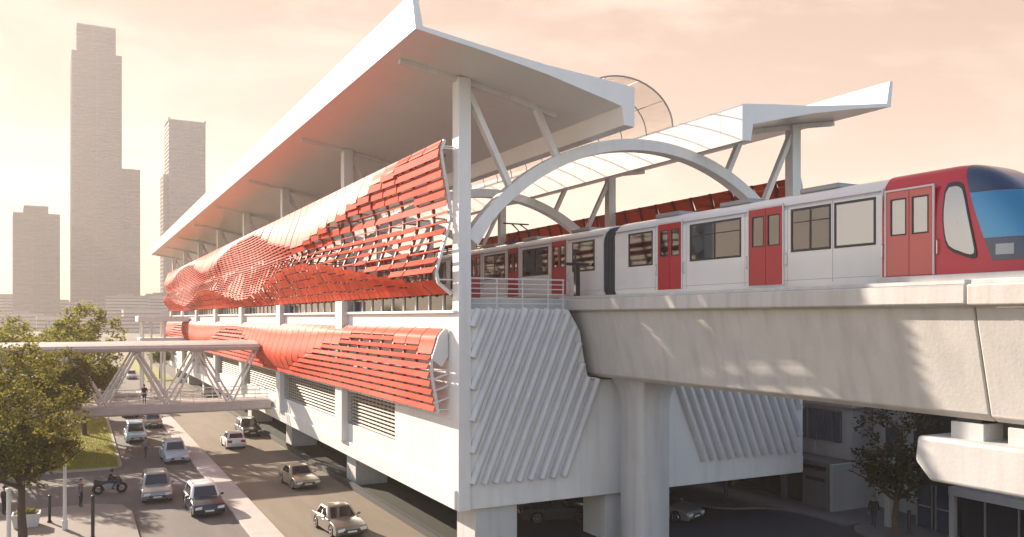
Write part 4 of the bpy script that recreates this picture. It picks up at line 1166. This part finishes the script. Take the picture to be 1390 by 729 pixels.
# ------------------------------------------------------------------ people
def person(label, loc, rz, top, bottom, pose='stand', hair='short', sleeves=True, scale=1., group=None):
    """local front towards -Y; one skinned body with head, face and hands in it"""
    J = {}
    if pose == 'sit':
        J.update(pel=(0, .08, .86), wai=(0, .05, 1.0), che=(0, -.03, 1.2), nec=(0, -.08, 1.37), hd=(0, -.11, 1.45))
        for s, n in ((-1, 'l'), (1, 'r')):
            J['sh' + n] = (s * .18, -.05, 1.31); J['el' + n] = (s * .27, -.2, 1.1); J['wr' + n] = (s * .29, -.44, 1.06); J['ha' + n] = (s * .28, -.51, 1.05)
            J['hi' + n] = (s * .1, .06, .83); J['kn' + n] = (s * .21, -.32, .74); J['an' + n] = (s * .2, -.1, .37); J['to' + n] = (s * .2, -.27, .32)
    else:
        st_ = {'stand': 0, 'walk': 1}[pose]
        J.update(pel=(0, 0, .95), wai=(0, 0, 1.1), che=(0, -.01, 1.3), nec=(0, -.01, 1.48), hd=(0, -.02, 1.56))
        for s, n in ((-1, 'l'), (1, 'r')):
            q = s * st_
            J['sh' + n] = (s * .185, 0, 1.41); J['el' + n] = (s * .235, .04 + .1 * q, 1.13); J['wr' + n] = (s * .24, -.04 + .16 * q, .89); J['ha' + n] = (s * .24, -.06 + .18 * q, .81)
            J['hi' + n] = (s * .09, 0, .91); J['kn' + n] = (s * .1, -.03 - .17 * q, .5); J['an' + n] = (s * .1, .01 - .2 * q + (.06 * st_ if q < 0 else 0), .09 + (.05 if q < 0 else 0)); J['to' + n] = (s * .115, -.14 - .2 * q, .045 + (.01 if q < 0 else 0))
    rad = dict(pel=.145, wai=.125, che=.15, nec=.058, hd=.05, sh=.068, el=.048, wr=.034, ha=.036, hi=.1, kn=.062, an=.042, to=.04)
    names = list(J); E = [('pel', 'wai'), ('wai', 'che'), ('che', 'nec'), ('nec', 'hd')]
    for n in 'lr': E += [('che', 'sh' + n), ('sh' + n, 'el' + n), ('el' + n, 'wr' + n), ('wr' + n, 'ha' + n), ('pel', 'hi' + n), ('hi' + n, 'kn' + n), ('kn' + n, 'an' + n), ('an' + n, 'to' + n)]
    me = bpy.data.meshes.new('body_skeleton'); me.from_pydata([J[n] for n in names], [(names.index(a), names.index(c)) for a, c in E], [])
    tmp = bpy.data.objects.new('body_skeleton', me); COL.objects.link(tmp)
    tmp.modifiers.new('skin', 'SKIN'); sv = me.skin_vertices[0].data
    for i, n in enumerate(names):
        r_ = rad[n] if n in rad else rad[n[:2]]
        sv[i].radius = (r_ * (1.15 if n in ('che', 'pel', 'wai') else 1), r_ * (.85 if n in ('che', 'wai') else 1)); sv[i].use_root = n == 'pel'
    sd = tmp.modifiers.new('sub', 'SUBSURF'); sd.levels = 2; sd.render_levels = 2
    dg = bpy.context.evaluated_depsgraph_get(); ev = tmp.evaluated_get(dg); em = ev.to_mesh()
    b = MB()
    V = [v.co.copy() for v in em.vertices]; F_ = [tuple(p.vertices) for p in em.polygons]
    ev.to_mesh_clear(); bpy.data.objects.remove(tmp)
    segs = [(Vector(J[a]), Vector(J[c]), a, c) for a, c in E]
    for f in F_:
        c = sum((V[i] for i in f), Vector()) / len(f); best = None
        for p, q, a, d in segs:
            t = max(0, min(1, (c - p).dot(q - p) / max(1e-9, (q - p).length_squared))); dist = (c - p.lerp(q, t)).length
            if best is None or dist < best[0]: best = (dist, a, d, t)
        _, a, d, t = best
        if d == 'hd' or (a == 'che' and d == 'nec' and t > .8): mi = 0
        elif d[:2] == 'ha' or (d[:2] == 'wr' and (not sleeves or t > .93)): mi = 0
        elif d[:2] in ('hi', 'kn') or (d[:2] == 'an' and t < .9) or (a == 'pel' and d == 'wai' and t < .35): mi = 2
        elif d[:2] == 'to' or d[:2] == 'an': mi = 3
        else: mi = 1
        b.add([V[i] for i in f], [tuple(range(len(f)))], mi)
    # head with face
    hc = Vector(J['hd']) + Vector((0, -.012, .105))
    b.ellipsoid(hc, (.075, .095, .118), 16, 12, 0)
    b.loft([[hc + Vector((x * s_, -.09 - dy, z)) for x, z in ((-.5, .02), (.5, .02), (.9, -.035), (-.9, -.035))] for s_, dy in ((.016, 0), (.008, .025))], 0)
    for s in (-1, 1):
        b.ellipsoid(hc + Vector((s * .076, .005, -.005)), (.012, .022, .032), 8, 6, 0)
        b.ellipsoid(hc + Vector((s * .03, -.085, .012)), (.013, .008, .008), 8, 6, 3)
    b.ellipsoid(hc + Vector((0, -.083, -.055)), (.024, .01, .008), 8, 6, 3)
    # hands: palm from the skin chain, five fingers each
    for n, s in (('l', -1), ('r', 1)):
        ha = Vector(J['ha' + n]); wr_ = Vector(J['wr' + n]); d = (ha - wr_).normalized(); sdv = Vector((0, 1, 0)) if pose != 'sit' else Vector((1, 0, 0))
        sdv = (sdv - d * sdv.dot(d)).normalized(); cur = Vector((-s, 0, 0)) if pose != 'sit' else Vector((0, 0, -1))
        for k in range(4):
            o = ha + sdv * (-.027 + .018 * k); L = (.062, .072, .068, .052)[k]
            b.tube([o, o + d * L * .5 + cur * .006, o + d * L * .85 + cur * .025, o + d * L * .95 + cur * .045], [.0095, .009, .008, .006], 6, 0)
        o = ha - d * .03 - sdv * .03
        b.tube([o, o - sdv * .02 + d * .03, o - sdv * .018 + d * .06 + cur * .015], [.011, .01, .007], 6, 0)
    root = b.build('person', [M['skin'], top, bottom, M['shoe']], smooth=True, angle=70, norm=False)
    root.location = loc; root.rotation_euler = (0, 0, rz); root.scale = (scale,) * 3
    tag(root, label, 'person', group)
    hb = MB()
    nu, nv = 16, 8; vs = []; fs = []
    for j in range(nv + 1):
        th = PI * .56 * j / nv
        for i in range(nu):
            ph = 2 * PI * i / nu; k = 1.09
            frontness = max(0, -math.sin(ph)); tt = th * (1 - .38 * frontness)
            vs.append(hc + Vector((.075 * k * math.sin(tt) * math.cos(ph), .095 * k * math.sin(tt) * math.sin(ph) + .006, .118 * k * math.cos(tt))))
    for j in range(nv):
        for i in range(nu): fs.append((j * nu + i, (j + 1) * nu + i, (j + 1) * nu + (i + 1) % nu, j * nu + (i + 1) % nu))
    hb.add(vs, fs)
    if hair == 'helmet':
        hb = MB(); hb.ellipsoid(hc + Vector((0, .01, .015)), (.115, .13, .13), 16, 12)
    hb.build('helmet' if hair == 'helmet' else 'hair', M['dark'] if hair == 'helmet' else M['hair'], root, smooth=True, angle=60, norm=False)
    return root
person('pedestrian in dark clothes walking across the road behind the pale blue van', (5.15, 78.6, 0), R(150), M['greycloth'], M['navycloth'], 'walk')
person('pedestrian in grey standing on the pavement corner near the white lamp post', (.15, 59.6, .13), R(60), M['greycloth'], M['navycloth'], 'stand')
person('person in black at the left edge under the street tree', (-3.95, 59.2, .13), R(120), M['blackcloth'], M['blackcloth'], 'stand')
person('person in black standing on the footbridge deck', (5.35, 83.2, 4.2), R(200), M['blackcloth'], M['navycloth'], 'stand')
person('person in black standing beside the white gate post', (40.25, 33.55, .13), R(-60), M['blackcloth'], M['navycloth'], 'walk')
# motorcycle, seen from its side
ML = (1.95, 64.0, 0)
mc = thing('motorcycle', 'black motorcycle at the road corner in front of the lawn', 'motorcycle', ML, R(95)); mc.scale = (1.1, 1.1, 1.1)
for y in (-.68, .66):
    b = MB(); b.torus((0, y, .31), (1, 0, 0), .25, .085, 24, 8); wh = b.build('wheel', M['black'], mc, smooth=True)
    b = MB(); b.torus((0, y, .31), (1, 0, 0), .2, .018, 20, 6)
    for k in range(6):
        a = PI * 2 * k / 6; b.beam((0, y, .31), (0, y + .2 * math.cos(a), .31 + .2 * math.sin(a)), .02, .02)
    b.tube([(-.08, y, .31), (.08, y, .31)], .035, 8); b.build('rim', M['chrome'], wh)
b = MB()
for s in (-.09, .09): b.tube([(s, -.68, .31), (s, -.5, .72), (s, -.42, .98)], .026, 8)
b.build('fork', M['chrome'], mc)
b = MB(); b.tube([(0, -.42, .9), (0, -.1, .72), (0, .3, .72), (0, .62, .82)], .04, 8); b.tube([(0, -.42, .8), (0, -.22, .35), (0, .2, .3), (0, .66, .31)], .035, 8); b.build('frame', M['dark'], mc, smooth=True)
b = MB(); b.box(-.18, .18, -.36, .3, .24, .64); b.tube([(0, -.05, .5), (0, -.2, .72)], .12, 10); b.build('engine', M['greysteel'], mc, bevel=.04)
b = MB(); b.ellipsoid((0, -.16, .80), (.19, .34, .18), 14, 10); b.build('fuel_tank', M['dark'], mc, smooth=True)
b = MB(); b.loft([[(x, y, z) for x, z in ((-.12, zz - .06), (.12, zz - .06), (.13, zz), (-.13, zz))] for y, zz in ((.05, .8), (.35, .79), (.6, .86), (.85, .93))]); b.build('seat', M['black'], mc, bevel=.03)
b = MB(); b.tube([(-.33, -.36, 1.03), (-.15, -.46, 1.06), (0, -.45, 1.02), (.15, -.46, 1.06), (.33, -.36, 1.03)], .018, 8); b.build('handlebar', M['dark'], mc, smooth=True)
b = MB(); b.ellipsoid((0, -.60, .90), (.12, .1, .13), 12, 8); b.build('headlight', M['lampglass'], mc, smooth=True)
b = MB(); b.tube([(.16, -.1, .3), (.17, .3, .28), (.17, .8, .42)], [.03, .04, .05], 8); b.build('exhaust', M['chrome'], mc, smooth=True)
b = MB(); b.loft([[(x * w_, y, z) for x, z in ((-1, .62), (1, .62), (.8, 1.0 + dz), (-.8, 1.0 + dz))] for y, w_, dz in ((-.68, .1, -.1), (-.5, .2, .05), (-.3, .2, 0))]); b.build('fairing', M['dark'], mc, bevel=.03)
b = MB(); b.loft([[(x * w_, y, z) for x, z in ((-1, .6), (1, .6), (.9, .8 + dz), (-.9, .8 + dz))] for y, w_, dz in ((.1, .12, 0), (.5, .15, .06), (.9, .08, .12))]); b.build('tail_fairing', M['dark'], mc, bevel=.03)
b = MB(); b.loft([[(x, .66 + .36 * math.cos(R(a)), .31 + .36 * math.sin(R(a))) for x in (-.08, .08)] for a in range(20, 141, 15)], closed=False, caps=False)
f_ = b.build('mudguard', M['dark'], mc); f_.modifiers.new('s', 'SOLIDIFY').thickness = .012
person('rider in dark jacket sitting on the motorcycle', ML, R(95), M['blackcloth'], M['navycloth'], 'sit', 'helmet')

# ------------------------------------------------------------------ street furniture
LP = (-.64, 53.7, .13)
lp = thing('lamp_post', 'white lamp post beside the street tree on the left pavement', 'street lamp', LP)
b = MB(); b.tube([(0, 0, 0), (0, 0, .5), (0, 0, .55), (0, 0, 5.4)], [.15, .15, .1, .075], 12); b.build('pole', M['steel'], lp, smooth=True)
b = MB(); b.tube([(0, 0, 5.3), (.1, 0, 5.75), (.45, 0, 5.95), (.75, 0, 5.95)], [.06, .05, .045, .04], 8); b.build('bracket', M['steel'], lp, smooth=True)
b = MB(); b.loft([[(x, y, z) for y, z in ((-.1, 5.93), (.1, 5.93), (.07, 6.03), (-.07, 6.03))] for x in (.6, 1.05)]); b.build('lamp_head', M['steel'], lp, bevel=.02)
b = MB(); b.box(.7, 1.0, -.07, .07, 5.91, 5.931); b.build('lens', M['lampglass'], lp)
WP = (-3.3, 52.9, .13)
wp = thing('sign_post', 'short white post at the bottom left corner of the pavement', 'post', WP)
b = MB(); b.tube([(0, 0, 0), (0, 0, 2.6)], .11, 12); b.build('pole', M['steel'], wp, smooth=True)
b = MB(); b.tube([(0, 0, 2.6), (0, 0, 2.68), (0, 0, 2.72)], [.15, .15, .05], 12); b.build('cap', M['steel'], wp, smooth=True)
def bollard(label, loc, h, r):
    o = thing('bollard', label, 'bollard', loc)
    b = MB(); b.tube([(0, 0, 0), (0, 0, h - .1), (0, 0, h)], [r, r, r * .75], 12); b.build('pole', M['dark'], o, smooth=True)
    b = MB(); b.tube([(0, 0, 0), (0, 0, .1)], [r * 1.7, r * 1.4], 12); b.build('base', M['dark'], o, smooth=True)
    b = MB(); b.ellipsoid((0, 0, h), (r * 1.15, r * 1.15, r), 10, 6); b.build('cap', M['dark'], o, smooth=True)
bollard('tall black post at the pavement edge by the bottom of the picture', (.72, 50.8, .13), 2.25, .09)
bollard('low black post between the street tree and the standing pedestrian', (-1.45, 56.0, .13), 1.5, .08)
bollard('dark post on the footway under the right end of the station', (37.0, 42.2, .13), 2.0, .13)
bollard('black post at the foot of the dark tree by the shops', (40.7, 31.6, .13), 1.2, .1)
PL = (-2.6, 55.6, .13)
pl = thing('planter', 'pale concrete planter box behind the street tree trunk', 'planter', PL); pl.scale = (.8, .8, .75)
b = MB(); b.loft([[(sx * a, sy * a * .8, z) for sx, sy in ((-1, -1), (1, -1), (1, 1), (-1, 1))] for z, a in ((0, .75), (1.0, .9), (1.0, .78), (.85, .76))]); b.build('box', M['concrete_pale'], pl, bevel=.02)
b = MB()
for i in range(260):
    a = rnd.random() * 6.28; r_ = .65 * math.sqrt(rnd.random()); p = Vector((r_ * math.cos(a), r_ * .8 * math.sin(a), .86 + rnd.random() * .4)); u = Vector((rnd.gauss(0, 1), rnd.gauss(0, 1), 1)).normalized() * .13; q = u.orthogonal().normalized() * .05
    b.add([p - u, p + q, p + u, p - q], [(0, 1, 2, 3)])
b.build('foliage', M['leaf'], pl, norm=False)

# ------------------------------------------------------------------ haze
b = MB(); b.box(-2450, 2450, -2450, 2450, -1.2, 345)
hz = b.build('haze', [], None)
m = bpy.data.materials.new('haze'); m.use_nodes = True; nt = m.node_tree; nt.nodes.remove(nt.nodes['Principled BSDF'])
pv = nt.nodes.new('ShaderNodeVolumePrincipled'); pv.inputs['Density'].default_value = .00033; pv.inputs['Color'].default_value = (1, .90, .83, 1); pv.inputs['Anisotropy'].default_value = .16
nt.links.new(pv.outputs[0], nt.nodes['Material Output'].inputs['Volume']); hz.data.materials.append(m)
tag(hz, 'warm pale evening haze over the whole city', 'haze', kind='stuff')
